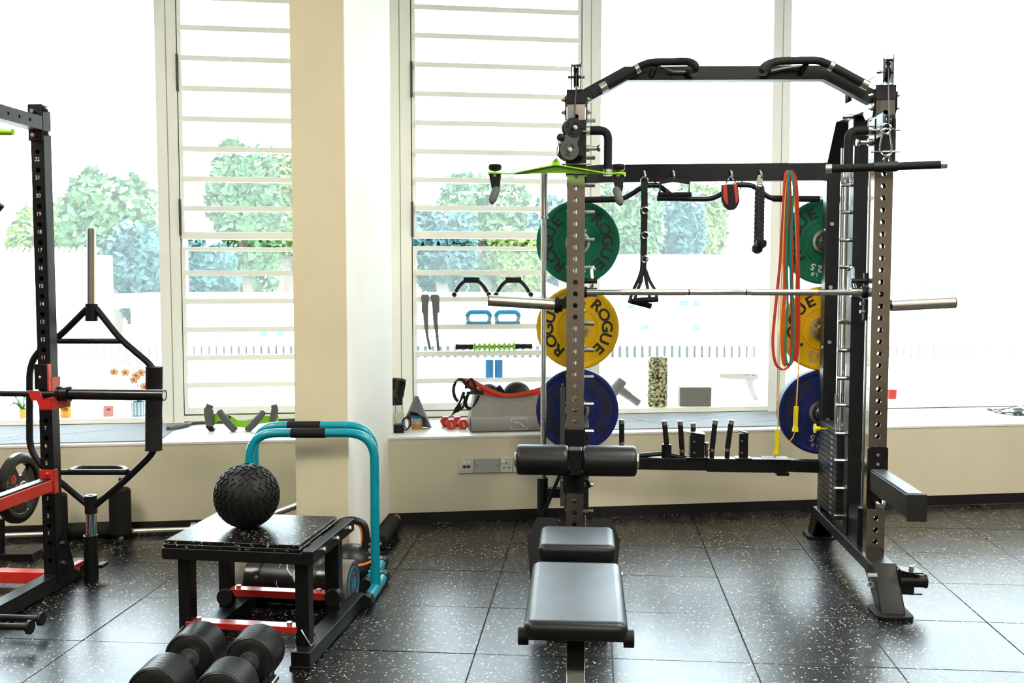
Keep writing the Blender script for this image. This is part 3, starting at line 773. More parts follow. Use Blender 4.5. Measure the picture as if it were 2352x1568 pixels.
grip([(1394, 196), (1459, 160)], [(1466, 154, -.03), (1480, 148, -.035), (1500, 143, -.04), (1545, 142, -.05), (1580, 142, -.07), (1596, 150, -.10), (1596, 160, -.08), (1588, 167, 0.0), (1575, 168, .03)], -.03, [(1505, 150)])
grip([(1980, 190), (1914, 154)], [(1908, 150, -.03), (1896, 145, -.035), (1876, 139, -.04), (1830, 139, -.05), (1788, 141, -.06), (1764, 148, -.08), (1752, 158, -.11), (1753, 165, -.06), (1768, 160, .03)], -.03, [(1852, 145)])
rp('grip_brace', MB(R).tube([R.v(1512, 154, -.02), R.v(1545, 166, .01), R.v(1582, 166, .02)], .008, 8), 'dark_grey')
rp('grip_brace', MB(R).tube([R.v(1768, 165, .0), R.v(1800, 158, .01), R.v(1845, 152, .0)], .008, 8), 'dark_grey')

# rear cross beams
VR = .80
P = [(.035, .86, R.v(1345, 398, VR).z), (.13, VR, R.v(1385, 399, VR).z), (RW-.10, VR, R.v(1845, 396, VR).z), (RW-.035, .80, R.v(1888, 396, VR).z)]
zb = sum(p[2] for p in P)/4
rp('rear_beam', MB(R).poly([(p[0], p[1], zb) for p in P], .05, .088, up=(0,0,1)), 'black_steel', bevel=.002)
HOOKV = VR-.025
hooks = {}
for x in (1480, 1546, 1678, 1745, 1810):
    a = R.v(x-2, 396, HOOKV); hooks[x] = a
    rp('hook', MB(R).tube(fillet([(a.x, HOOKV+.002, a.z+.006), (a.x+.002, HOOKV-.030, a.z+.006), (a.x+.006, HOOKV-.045, a.z-.022), (a.x+.006, HOOKV-.040, a.z-.034)], .02, 4), .0062, 8), 'chrome')
for x in (1505, 1704):
    rp('hook', MB(R).tube([R.v(x, 418, VR), R.v(x-2, 428, VR-.02), R.v(x-4, 436, VR-.02)], .004, 8), 'chrome')
VL = .86
za = R.v(1560, 1064, VL).z
lo = [(.03, VL), (R.v(1465, 1066, VL).x, VL), (R.v(1812, 1070, VL).x, VL), (RW-.03, VL-.02)]
rp('lower_beam', MB(R).poly([(a, b, za) for a, b in lo], .055, .062, up=(0,0,1)), 'black_steel', bevel=.003)
rp('beam_sleeve', MB(R).box(R.v(1622, 1064, VL).x, R.v(1800, 1064, VL).x, VL-.034, VL+.034, za-.036, za+.034), 'black_steel', bevel=.003)
rp('beam_shoe', MB(R).box(R.v(1752, 1060, VL).x, R.v(1812, 1060, VL).x, VL-.05, VL+.05, za+.030, za+.037).box(R.v(1782, 1085, VL).x, R.v(1810, 1085, VL).x, VL-.03, VL+.03, za-.052, za-.036), 'black_steel', bevel=.002)
# plate storage horns behind the rear posts
plate_z = [R.v(1326, y, 1.0).z for y in (557, 752.5, 941)]
for u0 in (0.0, RW):
    for z in plate_z:
        rp('storage_horn', MB(R).cyl((u0, .89, z), (u0, 1.12, z), .0235, n=16), 'chrome')
# low-row foot plates at the left upright, and braces beside it
for s in (-1, 1):
    P = [(0+s*.055, -.42), (s*.06, -.33), (s*.095, -.30)]
    pts = [(s*.055, -.31, .33), (s*.075, -.295, .39), (s*.15, -.295, .39), (s*.19, -.32, .31), (s*.17, -.37, .12), (s*.06, -.37, .12)]
    rp('foot_plate', MB(R).slab(pts if s == 1 else pts[::-1], (0, .006, -.002)), 'black_steel')
    rp('foot_plate_arm', MB(R).beam((s*.10, -.355, .16), (s*.045, -.02, .19), .03, .04), 'black_steel')
rp('brace', MB(R).beam((-.062, .30, .86), (-.060, .30, .30), .022, .03, up=(0,1,0)).beam((-.062, .30, .88), (-.062, .30, .86), .010, .03, up=(0,1,0)), 'dark_grey', bevel=.002)
rp('bar_holder', MB(R).cyl(R.v(1246, 1178, .55), R.v(1246, 1097, .55), .027, n=18).beam(R.v(1255, 1130, .55), (-.03, .55, R.v(1255, 1130, .55).z), .05, .045), 'black_steel')
rp('brace', MB(R).beam(R.v(1245, 1188, .35), R.v(1288, 1085, .35), .016, .03, up=(0,1,0)), 'black_steel', bevel=.001)
# landmine sleeve and locking pin at the right front leg
a = R.v(2056, 1332, -.17)
rp('landmine_tube', MB(R).cyl((RW+.05, -.17, a.z), (RW+.155, -.17, a.z), .027, n=18).lathe((RW+.15, -.17, a.z), (1,0,0), [(.030,0),(.030,.008),(0,.008)], 18), 'black_steel')
rp('landmine_yoke', MB(R).slab([(RW+.05, -.20, a.z+.05), (RW+.085, -.20, a.z+.042), (RW+.135, -.20, a.z+.042), (RW+.135, -.13, a.z+.042), (RW+.05, -.13, a.z+.05)], (0,0,-.005)).box(RW+.05, RW+.135, -.20, -.13, a.z-.050, a.z-.045).box(RW+.05, RW+.105, -.19, -.15, a.z-.045, a.z+.04), 'black_steel')
for dz in (.042, -.060): rp('bolt', MB(R).cyl((RW+.10, -.165, a.z+dz), (RW+.10, -.165, a.z+dz+.018), .010, n=6), 'zinc')
b = R.v(1998, 1322, -.20)
rp('locking_pin', MB(R).cyl((RW-.05, -.20, b.z), (RW-.085, -.20, b.z), .012, n=10).torus((RW-.075, -.205, b.z-.035), (0,1,0), .011, .0022).tube([(RW-.075, -.205, b.z-.008), (RW-.075, -.205, b.z-.024)], .003, 6), 'zinc')

# ------------------------------------------------------------------ smith bar
bar = thing('smith_bar', 'steel smith bar with knurled grips running between the two carriages', 'barbell', R.m @ Vec((RW/2, .12, 0)), psi=R.psi)
VB = .12
zl = R.v(1342, 671, VB).z; zr = R.v(1958, 671, VB).z; zz = (zl+zr)/2
part('shaft', MB(R).cyl((.06, VB, zz), (RW-.05, VB, zz), .0135, n=18), 'chrome', bar)
for (x0, x1) in ((1425, 1575), (1725, 1878)):
    part('knurling', MB(R).cyl((R.v(x0, 671, VB).x, VB, zz), (R.v(x1, 671, VB).x, VB, zz), .0142, n=18), 'brushed', bar)
for x in (1583, 1715):
    q = R.v(x, 664, VB-.013); part('centre_mark', MB(R).cyl((q.x-.003, VB, zz), (q.x+.003, VB, zz), .0138, n=18), 'ink', bar)
for s, u0 in ((1, 0.0), (-1, RW)):
    part('carriage', MB(R).cyl((u0, .177, zz-.125), (u0, .177, zz+.085), .026, n=18).box(u0-.02, u0+.02, .09, .177, zz-.03, zz+.03), 'black_steel', bar)
    part('collar', MB(R).cyl((u0+s*.05, VB, zz), (u0+s*.095, VB, zz), .021, n=18), 'chrome', bar)
    part('hub', MB(R).cyl((u0+s*.02, VB, zz), (u0+s*.05, VB, zz), .026, n=18), 'black_steel', bar)
    part('safety_hook', MB(R).tube(fillet([(u0+s*.07, VB, zz), (u0+s*.075, VB+.04, zz+.06), (u0+s*.07, VB+.06, zz+.115), (u0+s*.085, VB+.09, zz+.10)], .02, 3), .007, 8), 'chrome', bar)
    part('hook_lever', MB(R).cyl((u0+s*.03, VB, zz+.05), (u0+s*.095, VB, zz+.05), .012, n=10), 'black_steel', bar)
    for dz in (-.05, -.085): part('bolt', MB(R).cyl((u0+s*.024, .15, zz+dz), (u0+s*.045, .15, zz+dz), .008, n=8), 'zinc', bar)
    if s == 1: e = [R.v(1276, 699.6, .10), R.v(1123, 690, .06)]
    else: e = [R.v(2046, 702, .10), R.v(2192, 694.5, .10)]
    part('sleeve', MB(R).cyl(e[0], e[1], .0245, n=20), 'brushed', bar)
    part('sleeve_tip', MB(R).cyl(e[1], e[1]+(e[1]-e[0]).normalized()*.004, .0245, n=20), 'ink', bar)
    if s == 1:
        d = (e[0]-e[1]).normalized()
        part('sleeve_collar', MB(R).cyl(e[0]-d*.005, e[0]+d*.012, .037, n=20).cyl(e[0]+d*.012, e[0]+d*.03, .030, n=20).cyl(e[0]+d*.03, Vec((-.03, .12, zz-.03)), .024), 'rubber', bar)
    else:
        part('sleeve_collar', MB(R).cyl(e[0], Vec((RW+.02, .12, zz-.03)), .024), 'black_steel', bar)

# ------------------------------------------------------------------ bumper plates on the storage horns
def bumper(name, label, u0, z, r, t, m_, num, ang, vface, group):
    o = thing(name, label, 'weight plate', R.m @ Vec((u0, vface+t/2, z-r)), group, psi=R.psi)
    prof = [(.026, 0), (.065, 0), (.066, .004), (.105, .006), (.107, .003), (.112, .003), (.114, .006), (r-.030, .006), (r-.027, .003), (r-.022, .003), (r-.019, .0), (r-.006, 0), (r, .006), (r, t-.006), (r-.006, t), (.026, t), (.026, 0)]
    part('disc', MB(R).lathe((u0, vface, z), (0,1,0), prof, 64), m_, o)
    part('steel_hub', MB(R).lathe((u0, vface-.003, z), (0,1,0), [(.0255, .002), (.030, 0), (.032, .003), (.050, .003), (.052, .0), (.065, .001), (.066, .006)], 40), 'brushed', o)
    rr = r*.70
    for w_, a0 in (('ROGUE', ang), ('ROGUE', ang+PI)):
        mb = MB(R)
        for k, ch in enumerate(w_):
            a = a0 - (k-2)*.41
            up = Vec((math.cos(a), 0, math.sin(a))); ex = Vec((math.sin(a), 0, -math.cos(a)))
            letters(mb, ch, Vec((u0, vface+.0045, z)) + up*rr, ex, up, .080, .028, 1.15)
        part('lettering', mb, 'ink', o, smooth=False)
    mb = MB(R); a = ang + (PI/2 if u0 > .5 else -PI/2)
    for (s_, rad, size) in ((num, r*.64, .050), ('LB', r*.80, .026)):
        for k, ch in enumerate(s_):
            b = a - (k-(len(s_)-1)/2)*size*.8/rad
            up = Vec((math.cos(b), 0, math.sin(b))); letters(mb, ch, Vec((u0, vface+.0045, z)) + up*rad, Vec((math.sin(b),0,-math.cos(b))), up, size, .012, 1.1)
    part('weight_number', mb, 'white_ink' if num == '25' else 'grey_ink', o, smooth=False)
    return o
g = 'rubber plates stored behind the rack'
for side, u0, ang in (('left', 0.0, .05), ('right', RW, 2.85)):
    for z, (nm, c, m_, num, t) in zip(plate_z, (('green', 'green', 'green_plate', '25', .055), ('yellow', 'yellow', 'yellow_plate', '35', .068), ('blue', 'blue', 'blue_plate', '45', .082))):
        lab = {'left': '%s rubber plate with black lettering behind the left steel upright', 'right': '%s rubber plate half hidden behind the black rear post on the right'}[side] % c
        bumper('bumper_plate', lab, u0, z, .2235, t, m_, num, ang + (.1 if c == 'blue' else 0), .985, g)

# ------------------------------------------------------------------ barbell stored upright left of the rack
bb_ = thing('olympic_barbell', 'chrome barbell standing upright in a black tube left of the rack', 'barbell', R.m @ R.v(1246, 1170, .55), psi=R.psi)
pt = R.v(1251, 396, .55); pm = R.v(1247.5, 498, .55); pb = R.v(1246, 1120, .55); xx = (pt.x+pb.x)/2
part('sleeve', MB(R).cyl((xx, .55, pm.z), (xx, .55, pt.z), .0195, n=18), 'chrome', bb_)
part('collar', MB(R).lathe((xx, .55, pm.z-.012), (0,0,1), [(.014,0),(.026,.002),(.026,.012),(.014,.014)], 20), 'chrome', bb_)
part('shaft', MB(R).cyl((xx, .55, pb.z), (xx, .55, pm.z), .0135, n=16), 'chrome', bb_)
for (ya, yb) in ((520, 600), (880, 960), (965, 1020)):
    part('knurling', MB(R).cyl((xx, .55, R.v(1247, yb, .55).z), (xx, .55, R.v(1247, ya, .55).z), .0145, n=16), 'brushed', bb_)

ob = thing('stored_barbell', 'pale steel barbell end rising behind the right upright', 'barbell', R.m @ Vec((1.475, .55, .2)), psi=R.psi)
zq = R.v(2020, 126, .55).z
part('shaft', MB(R).cyl((1.475, .55, .25), (1.475, .55, zq-.40), .0135, n=14), 'zinc', ob)
part('sleeve', MB(R).cyl((1.475, .55, zq-.40), (1.475, .55, zq), .0195, n=18), 'zinc', ob)
rp('bar_holder', MB(R).cyl((1.475, .55, .17), (1.475, .55, .36), .027, n=18).beam((1.475, .55, .28), (RW+.03, .55, .28), .05, .045), 'black_steel')

# ------------------------------------------------------------------ green lat pull-down bar on the left pulley
VG = -.17
lat = thing('lat_bar', 'lime green lat pull-down bar with two drooping black grips', 'pulley attachment', R.m @ R.v(1277, 400, VG), psi=R.psi)
q = lambda x, y, v=VG: R.v(x, y, v)
part('web', MB(R).slab([q(1172, 401), q(1277, 379), q(1395, 399), q(1310, 398), q(1243, 398)], (0, .004, 0)), 'lime', lat)
part('flange', MB(R).strap([q(1122, 397), q(1150, 399), q(1172, 400), q(1277, 379), q(1395, 399), q(1412, 401), q(1437, 402)], (0,1,0), .040, .005), 'lime', lat)
part('lug', MB(R).prism(q(1277, 374), (1,0,0), (0,0,1), [(-.018,-.012),(.018,-.012),(.016,.004),(.010,.014),(0,.018),(-.010,.014),(-.016,.004)], -.006), 'lime', lat)
part('connector', MB(R).tube([q(1277, 372, VG-.003), q(1277, 366, VG-.004), q(1281, 350, VG), q(1283, 334, VG+.02)], .0035, 8), 'chrome', lat)
for x, sx in ((1137, -1), (1420, 1)):
    c = q(x, 398)
    part('end_disc', MB(R).lathe((c.x, VG, c.z-.004), (0,0,1), [(0,0),(.031,0),(.031,.007),(0,.007)], 24), 'lime', lat)
    part('knob', MB(R).lathe((c.x, VG, c.z+.008), (0,0,1), [(.012,0),(.024,.004),(.028,.010),(.028,.024),(.024,.029),(0,.030)], 20), 'black_gloss', lat)
    part('bolt', MB(R).sphere((c.x, VG-.012, c.z-.010), .010, 10), 'zinc', lat)
    part('grip_bracket', MB(R).slab([(c.x-.026, VG-.012, c.z-.004), (c.x+.026, VG-.012, c.z-.004), (c.x+.018, VG-.012, c.z-.075), (c.x-.010, VG-.012, c.z-.075)], (0,.02,0)), 'black_steel', lat, bevel=.002)
    a = Vec((c.x+.008, VG-.005, c.z-.060)) if sx < 0 else Vec((c.x-.010, VG-.005, c.z-.060))
    b = q(1129, 466, VG-.05) if sx < 0 else q(1426, 470, VG-.05)
    part('grip', MB(R).tube([a, a+(b-a)*.15, a+(b-a)*.85, b], .017, 12, scale=[.6, 1, .95, .45]), 'grey_foam', lat)

# ------------------------------------------------------------------ short straight bar on the right pulley
A = Vec(W.v(1897, 388, 4.02)); B = Vec(W.v(2176, 377.5, 3.86)); zc = (A.z+B.z)/2; A.z = B.z = zc
sb_ = thing('straight_bar', 'short black straight pulley bar with bare steel ends at the right', 'pulley attachment', (A+B)/2)
d = (B-A).normalized(); Ln = (B-A).length
part('grip_tube', MB().cyl(A+d*.022, B-d*.022, .0165, n=16), 'foam', sb_)
part('end_cap', MB().cyl(A, A+d*.024, .0185, n=16).cyl(B-d*.024, B, .0170, n=16), 'zinc', sb_)
m_ = A + d*Ln*.505
part('swivel_sleeve', MB().cyl(m_-d*.045, m_+d*.045, .0215, n=16), 'rubber', sb_)
part('swivel_eye', MB().torus(m_+Vec((0,-.004,.028)), (0,1,.2), .012, .0035), 'chrome', sb_)
c = W.v(2035, 327, 3.93)
cb = thing('carabiner', 'large pear-shaped chrome snap hook above the straight bar', 'snap hook', c-Vec((0,0,.05)))
part('loop', MB().tube(spline([c+Vec((x,0,z)) for x, z in ((-.012,.052),(.012,.052),(.016,.03),(.024,-.02),(.018,-.045),(0,-.052),(-.018,-.045),(-.024,-.02),(-.016,.03))], 4, True), .0042, 8, closed=True), 'chrome', cb)
part('ring', MB().torus(c+Vec((0,.005,.055)), (0,1,0), .020, .005), 'chrome', cb)

# ------------------------------------------------------------------ things hanging from the rear beam
HV = HOOKV-.045
def hz(x, y, v=None): return R.v(x, y, HV if v is None else v)
st = thing('suspension_strap', 'black suspension strap with D-rings and two handles hanging at the left', 'strap', R.m @ hz(1480, 705), psi=R.psi)
part('ring', MB(R).torus(hz(1480, 415), (0,1,.1), .018, .004), 'chrome', st)
part('webbing', MB(R).strap([hz(1480, 418), hz(1480, 480), hz(1479, 540), hz(1478, 600), hz(1477, 622)], (1,0,0), .033, .007), 'webbing', st)
for y in (483, 540, 595):
    part('d_ring', MB(R).torus(hz(1481, y, HV-.008), (0,1,0), .016, .0035, a0=0, a1=2*PI), 'chrome', st)
    part('stitch_patch', MB(R).box(hz(1475, y).x-.010, hz(1475, y).x+.014, HV-.008, HV-.004, hz(1475, y+10).z, hz(1475, y-4).z), 'webbing', st, smooth=False)
for pts in ([(1474, 618), (1467, 640), (1452, 672), (1445, 695)], [(1476, 618), (1473, 645), (1462, 672), (1457, 692)], [(1480, 618), (1484, 645), (1489, 668), (1494, 690)], [(1482, 618), (1492, 645), (1506, 668), (1509, 690)]):
    part('handle_strap', MB(R).strap([hz(x, y, HV-.01*k) for k, (x, y) in enumerate(pts)], (1,.4,0), .017, .004), 'webbing', st)
part('handle', MB(R).cyl(hz(1458, 690, HV-.03), hz(1512, 687, HV-.03), .0145, n=14), 'foam', st)
part('handle', MB(R).cyl(hz(1445, 690, HV-.01), hz(1495, 703, HV+.02), .0145, n=14), 'foam', st)

rh = thing('row_handle', 'black double-grip rowing handle hanging on the second hook', 'pulley attachment', R.m @ hz(1546, 460), psi=R.psi)
part('yoke', MB(R).slab([hz(1514, 424), hz(1546, 418), hz(1585, 424), hz(1585, 412), hz(1579, 414), hz(1552, 407), hz(1540, 407), hz(1518, 414), hz(1514, 412)], (0,.006,0)), 'black_steel', rh)
for x in (1516, 1583):
    part('side_strut', MB(R).beam(hz(x, 415), hz(x, 446, HV-.03), .005, .016).beam(hz(x, 415), hz(x-3, 456, HV+.03), .005, .016), 'black_steel', rh)
part('grip', MB(R).cyl(hz(1511, 447, HV-.03), hz(1588, 447, HV-.03), .0125, n=14), 'foam', rh)
part('grip', MB(R).cyl(hz(1509, 456, HV+.03), hz(1583, 456, HV+.03), .0125, n=14), 'foam', rh)

ak = thing('ankle_cuff', 'black ankle cuff with two red stripes hanging on the middle hook', 'strap', R.m @ hz(1678, 483), psi=R.psi)
part('ring', MB(R).tube([hz(x, y) for x, y in ((1678, 404), (1685, 412), (1690, 420), (1688, 424), (1668, 424), (1668, 420), (1672, 412))], .0032, 8, closed=True), 'chrome', ak)
out = [(1658, 424), (1694, 420), (1697, 440), (1699, 462), (1694, 474), (1688, 481), (1674, 482), (1664, 474), (1658, 460)]
part('cuff', MB(R).slab([hz(x, y) for x, y in out[::-1]], (0,.03,0)), 'webbing', ak, bevel=.004)
for pts in ([(1661, 424), (1669, 424), (1673, 470), (1666, 466), (1661, 452)], [(1685, 422), (1692, 421), (1696, 452), (1694, 464), (1690, 467)]):
    part('red_panel', MB(R).slab([hz(x, y, HV-.003) for x, y in pts[::-1]], (0,.004,0)), 'red_matte', ak)

tr = thing('triceps_rope', 'black twisted rope with two rubber ends on the fourth hook', 'pulley attachment', R.m @ hz(1745, 580), psi=R.psi)
part('eye_plate', MB(R).prism(hz(1745, 412), (1,0,0), (0,0,1), [(-.008,.022),(.008,.022),(.017,-.012),(.012,-.026),(-.012,-.026),(-.017,-.012)], -.004), 'zinc', tr)
part('ring', MB(R).torus(hz(1745, 430), (0,1,.2), .016, .004), 'chrome', tr)
for (xa, xb, yb, v) in ((1741, 1738, 572, .012), (1749, 1747, 560, -.010)):
    for ph in range(3):
        pts = []
        for k in range(61):
            t = k/60; y = 430 + t*(yb-430); c = hz(xa+(xb-xa)*t, y, HV+v); a = t*30+ph*2*PI/3
            pts.append(c+Vec((.008*math.cos(a), .008*math.sin(a), 0)))
        part('rope_strand', MB(R).tube(pts, .009, 7), 'rope', tr)
    c = hz(xb+1, yb, HV+v)
    part('rubber_end', MB(R).lathe(c, (0,0,-1), [(.012,-.02),(.026,-.018),(.028,0),(.024,.014),(.012,.022),(0,.024)], 20), 'rubber', tr)

def band(label, pts, w, m_, dv, wd=(.85,-.5,0)):
    n = len(pts)
    P = spline([R.v(x, y, HV+dv+.012*math.sin(2*PI*k/n)) for k, (x, y) in enumerate(pts)], 5, True)
    return solo('resistance_band', MB(R).strap(P, wd, w, .004, closed=True), m_, label, 'resistance band', 'looped bands on the right hook')
band('wide orange-red looped band at the left of the bunch', [(1811, 396), (1803, 410), (1798, 500), (1792, 600), (1782, 700), (1775, 780), (1780, 830), (1796, 848), (1813, 838), (1818, 800), (1820, 700), (1818, 560), (1815, 440)], .014, 'red_band', 0.0)
band('bright orange looped band in the middle of the bunch', [(1812, 397), (1807, 415), (1802, 520), (1803, 650), (1797, 760), (1800, 830), (1814, 836), (1826, 800), (1830, 700), (1832, 600), (1829, 480), (1822, 410)], .019, 'orange_band', .018)
band('pale red looped band at the right of the bunch', [(1815, 395), (1812, 420), (1815, 540), (1818, 680), (1822, 780), (1826, 826), (1833, 800), (1835, 700), (1833, 560), (1831, 440), (1824, 402)], .014, 'red_band', -.016)
band('dark green thin looped band among the orange ones', [(1813, 396), (1811, 430), (1807, 560), (1809, 700), (1804, 800), (1811, 838), (1822, 800), (1822, 700), (1816, 620), (1818, 520), (1823, 440), (1819, 402)], .010, 'green_band', -.026)
jr = thing('jump_rope', 'yellow skipping rope with two handles dangling below the bands', 'jump rope', R.m @ hz(1800, 1045), psi=R.psi)
part('cord', MB(R).tube(spline([hz(1786, 986), hz(1789, 880), hz(1791, 780), hz(1797, 600), hz(1804, 450), hz(1813, 398), hz(1824, 450), hz(1832, 620), hz(1836, 780), hz(1832, 880), hz(1829, 934)], 6), .0032, 7), 'cord_orange', jr)
for (a, b, e) in ((hz(1829, 933), hz(1827, 980), hz(1810, 1019)), (hz(1786, 985), hz(1783, 1032), hz(1776, 1052))):
    part('handle', MB(R).cyl(a, b, .0115, n=12).cyl(b-(b-a)*.02, b+(b-a)*.22, .013, .017, n=12), 'yellow', jr)
    part('cord_end', MB(R).tube([b+(b-a)*.2, (b+e)/2+Vec((.006,0,-.01)), e], .0032, 7), 'cord_orange', jr)

# curved pull-down bar lying on two hooks under the rear beam
cv = thing('curved_lat_bar', 'long black wavy pull-down bar hanging under the rear beam', 'pulley attachment', R.m @ R.v(1600, 460, VR-.02), psi=R.psi)
pts = [(1335, 459), (1431, 457), (1450, 446), (1473, 431), (1486, 426), (1512, 425), (1524, 434), (1548, 453), (1566, 457), (1632, 457), (1654, 448), (1674, 433), (1690, 424), (1725, 425), (1741, 434), (1760, 450), (1775, 456), (1882, 457)]
cp_ = [R.v(x, y, VR-.02) for x, y in pts]
part('bar', MB(R).tube(fillet(cp_, .03, 3), .0135, 12), 'black_steel', cv)
part('grip', MB(R).cyl(cp_[0], cp_[1], .016, n=12), 'foam', cv)
part('grip', MB(R).cyl(cp_[-2], cp_[-1], .016, n=12), 'foam', cv)
part('end_cap', MB(R).cyl(cp_[-1], cp_[-1]+Vec((.012,0,0)), .016, n=12).cyl(cp_[0], cp_[0]-Vec((.012,0,0)), .016, n=12), 'zinc', cv)

# ------------------------------------------------------------------ attachments parked on the lower beam
zb_ = za+.031
def peg_handle(label, x0, y0, x1, y1, collar=True, v=VL, grp='foam handles parked on the lower rear beam'):
    a = R.v(x0, y0, v); b = R.v(x1, y1, v)
    if a.z < zb_+.02: pass
    o = thing('grip_attachment', label, 'rack attachment', R.m @ Vec((a.x, v, zb_)), grp, psi=R.psi)
    d = (b-a).normalized(); L_ = (b-a).length
    part('stem', MB(R).cyl(Vec((a.x, v, zb_)), a+d*.02, .0125, n=12), 'black_steel', o)
    if collar: part('lower_collar', MB(R).cyl(a, a+d*.014, .0155, n=14), 'zinc', o)
    part('grip', MB(R).cyl(a+d*.012, b-d*.022, .0140, n=14), 'foam', o)
    part('upper_collar', MB(R).cyl(b-d*.022, b, .0150, n=14), 'zinc', o)
    return o
peg_handle('upright foam handle rising behind the right black roller pad', 1428, 1020, 1428, 963)
o = peg_handle('foam handle in a black socket, first on the lower beam', 1532, 1030, 1526, 966, False)
a = R.v(1531, 1040, VL); part('socket', MB(R).cyl((a.x, VL, zb_-.005), (a.x, VL, zb_+.07), .026, n=18), 'black_steel', o)
part('cross_tube', MB(R).tube([R.v(1465, 1046, VL), R.v(1525, 1041, VL), R.v(1562, 1049, VL), R.v(1600, 1053, VL)], .0125, 10), 'black_steel', o)
peg_handle('slanted foam handle with steel collar, left of the tall box hook', 1567, 1038, 1562, 966)
peg_handle('short foam handle half hidden behind the tall box hook', 1593, 1010, 1592, 971, False, VL+.08)
peg_handle('foam handle leaning right, first after the tall box hook', 1635, 1036, 1643, 964)
peg_handle('foam handle leaning right, last before the narrow box hook', 1670, 1036, 1680, 964)
def box_hook(label, x0, x1, yt, yb, dep, slant):
    a = R.v(x0, yb, VL-.02); b = R.v(x1, yt, VL-.02)
    o = thing('box_hook', label, 'rack attachment', R.m @ Vec(((a.x+b.x)/2, VL, zb_)), 'box hooks parked on the lower beam', psi=R.psi)
    part('body', MB(R).box(a.x, b.x, VL-.02, VL-.02+dep, zb_+.006, b.z), 'black_steel', o, bevel=.003)
    part('lid', MB(R).slab([(a.x-slant, VL-.025, b.z+.012), (b.x+.004, VL-.025, b.z), (b.x+.004, VL+dep, b.z), (a.x-slant, VL+dep, b.z+.012)], (0,0,.004)), 'black_steel', o)
    part('foot_plate', MB(R).box(a.x-.02, b.x+.02, VL-.04, VL+.03, zb_, zb_+.008), 'black_steel', o, bevel=.002)
    for f in (.25, .72):
        z = zb_+(b.z-zb_)*f; part('rivet', MB(R).cyl(((a.x*.72+b.x*.28), VL-.021, z), ((a.x*.72+b.x*.28), VL-.024, z), .005, n=8), 'zinc', o)
box_hook('tall open black box hook in the middle of the lower beam', 1585, 1619, 999, 1046, .07, .018)
box_hook('narrow black box hook at the right end of the lower beam', 1698, 1719, 996, 1052, .03, .004)
a = R.v(1624, 1046, VL); so = thing('steel_peg', 'short steel peg between the tall box hook and a foam handle', 'peg', R.m @ Vec((a.x, VL+.02, zb_)), psi=R.psi)
part('stem', MB(R).cyl((a.x, VL+.02, zb_), (a.x, VL+.02, zb_+.072), .009, n=12), 'chrome', so); part('head', MB(R).cyl((a.x, VL+.02, zb_+.066), (a.x, VL+.02, zb_+.078), .013, n=12), 'chrome', so)

# ------------------------------------------------------------------ knee hold-down rollers on the left upright
VK = -.26
kn = thing('knee_roller', 'pair of thick black vinyl knee rollers fixed across the left upright', 'rack attachment', R.m @ Vec((0, VK, .2)), psi=R.psi)
cl = R.v(1187, 1055, VK); cr = R.v(1462, 1059, VK); m1_ = R.v(1306, 1056, VK); m2_ = R.v(1339, 1057, VK); zk = (cl.z+cr.z)/2
for (a, b) in ((cl.x, m1_.x), (m2_.x, cr.x)):
    part('roller', MB(R).lathe((a, VK, zk), (1,0,0), [(.012,0),(.050,0),(.058,.003),(.063,.012),(.0635,.02),(.0635,b-a-.02),(.063,b-a-.012),(.058,b-a-.003),(.050,b-a),(.012,b-a)], 36), 'vinyl', kn, angle=60)
    e = a if a < 0 else b; s = -1 if a < 0 else 1
    part('end_cap', MB(R).lathe((e, VK, zk), (s,0,0), [(.030,-.002),(.030,.006),(.026,.010),(0,.010)], 20), 'zinc', kn)
part('axle_block', MB(R).box(m1_.x+.004, m2_.x-.004, VK-.045, VK+.045, zk-.055, zk+.050), 'black_steel', kn, bevel=.003)
part('arm', MB(R).box(-.030, .026, VK-.02, -.008, zk-.13, zk-.05), 'black_steel', kn, bevel=.003)
part('clamp', MB(R).box(-.046, .046, -.008, -.002, zk-.13, zk+.09), 'black_steel', kn, bevel=.003)
part('clamp_block', MB(R).box(-.045, .0425, VK-.02, VK+.05, zk-.135, zk-.05), 'black_steel', kn, bevel=.003)
p0 = R.v(1345, 1108, -.10)
part('release_hook', MB(R).tube(fillet([(.03, -.14, p0.z+.02), (.055, -.14, p0.z+.022), (.065, -.14, p0.z-.012)], .02, 4), .0085, 8), 'rubber', kn)
part('pin', MB(R).cyl((.03, -.13, p0.z), (.058, -.13, p0.z), .009, n=10).cyl((-.03, -.13, p0.z+.012), (-.055, -.13, p0.z+.012), .006, n=10), 'zinc', kn)

# ------------------------------------------------------------------ spotter arm on the right upright
sp = thing('spotter_arm', 'black square spotter arm reaching forward from the right upright', 'rack attachment', R.m @ Vec((RW, -.25, 0)), psi=R.psi)
za_ = R.v(2010, 1100, -.01).z
part('arm', MB(R).box(RW-.035, RW+.035, -.50, -.008, za_-.047, za_+.040), 'black_steel', sp, bevel=.003)
part('end_cap', MB(R).box(RW-.037, RW+.037, -.512, -.50, za_-.060, za_+.046), 'ink', sp, bevel=.004)
part('wear_strip', MB(R).box(RW-.030, RW+.030, -.49, -.02, za_+.040, za_+.046), 'dark_grey', sp, bevel=.002)
part('bracket', MB(R).prism((RW, -.002, za_+.005), (1,0,0), (0,0,1), rrect(.086, .27, .012), .008), 'black_steel', sp, bevel=.001)
for k in range(6):
    v = -.10-k*.065; part('side_hole', MB(R).cyl((RW-.0355, v, za_), (RW-.0345, v, za_), .006, n=8), 'ink', sp)
for dz in (.105, .085 - .02): part('rivet', MB(R).cyl((RW, -.010, za_+dz), (RW, -.014, za_+dz), .007, n=10), 'zinc', sp)
part('locking_ball', MB(R).sphere((RW+.008, -.028, za_-.105), .024, 16), 'chrome', sp)

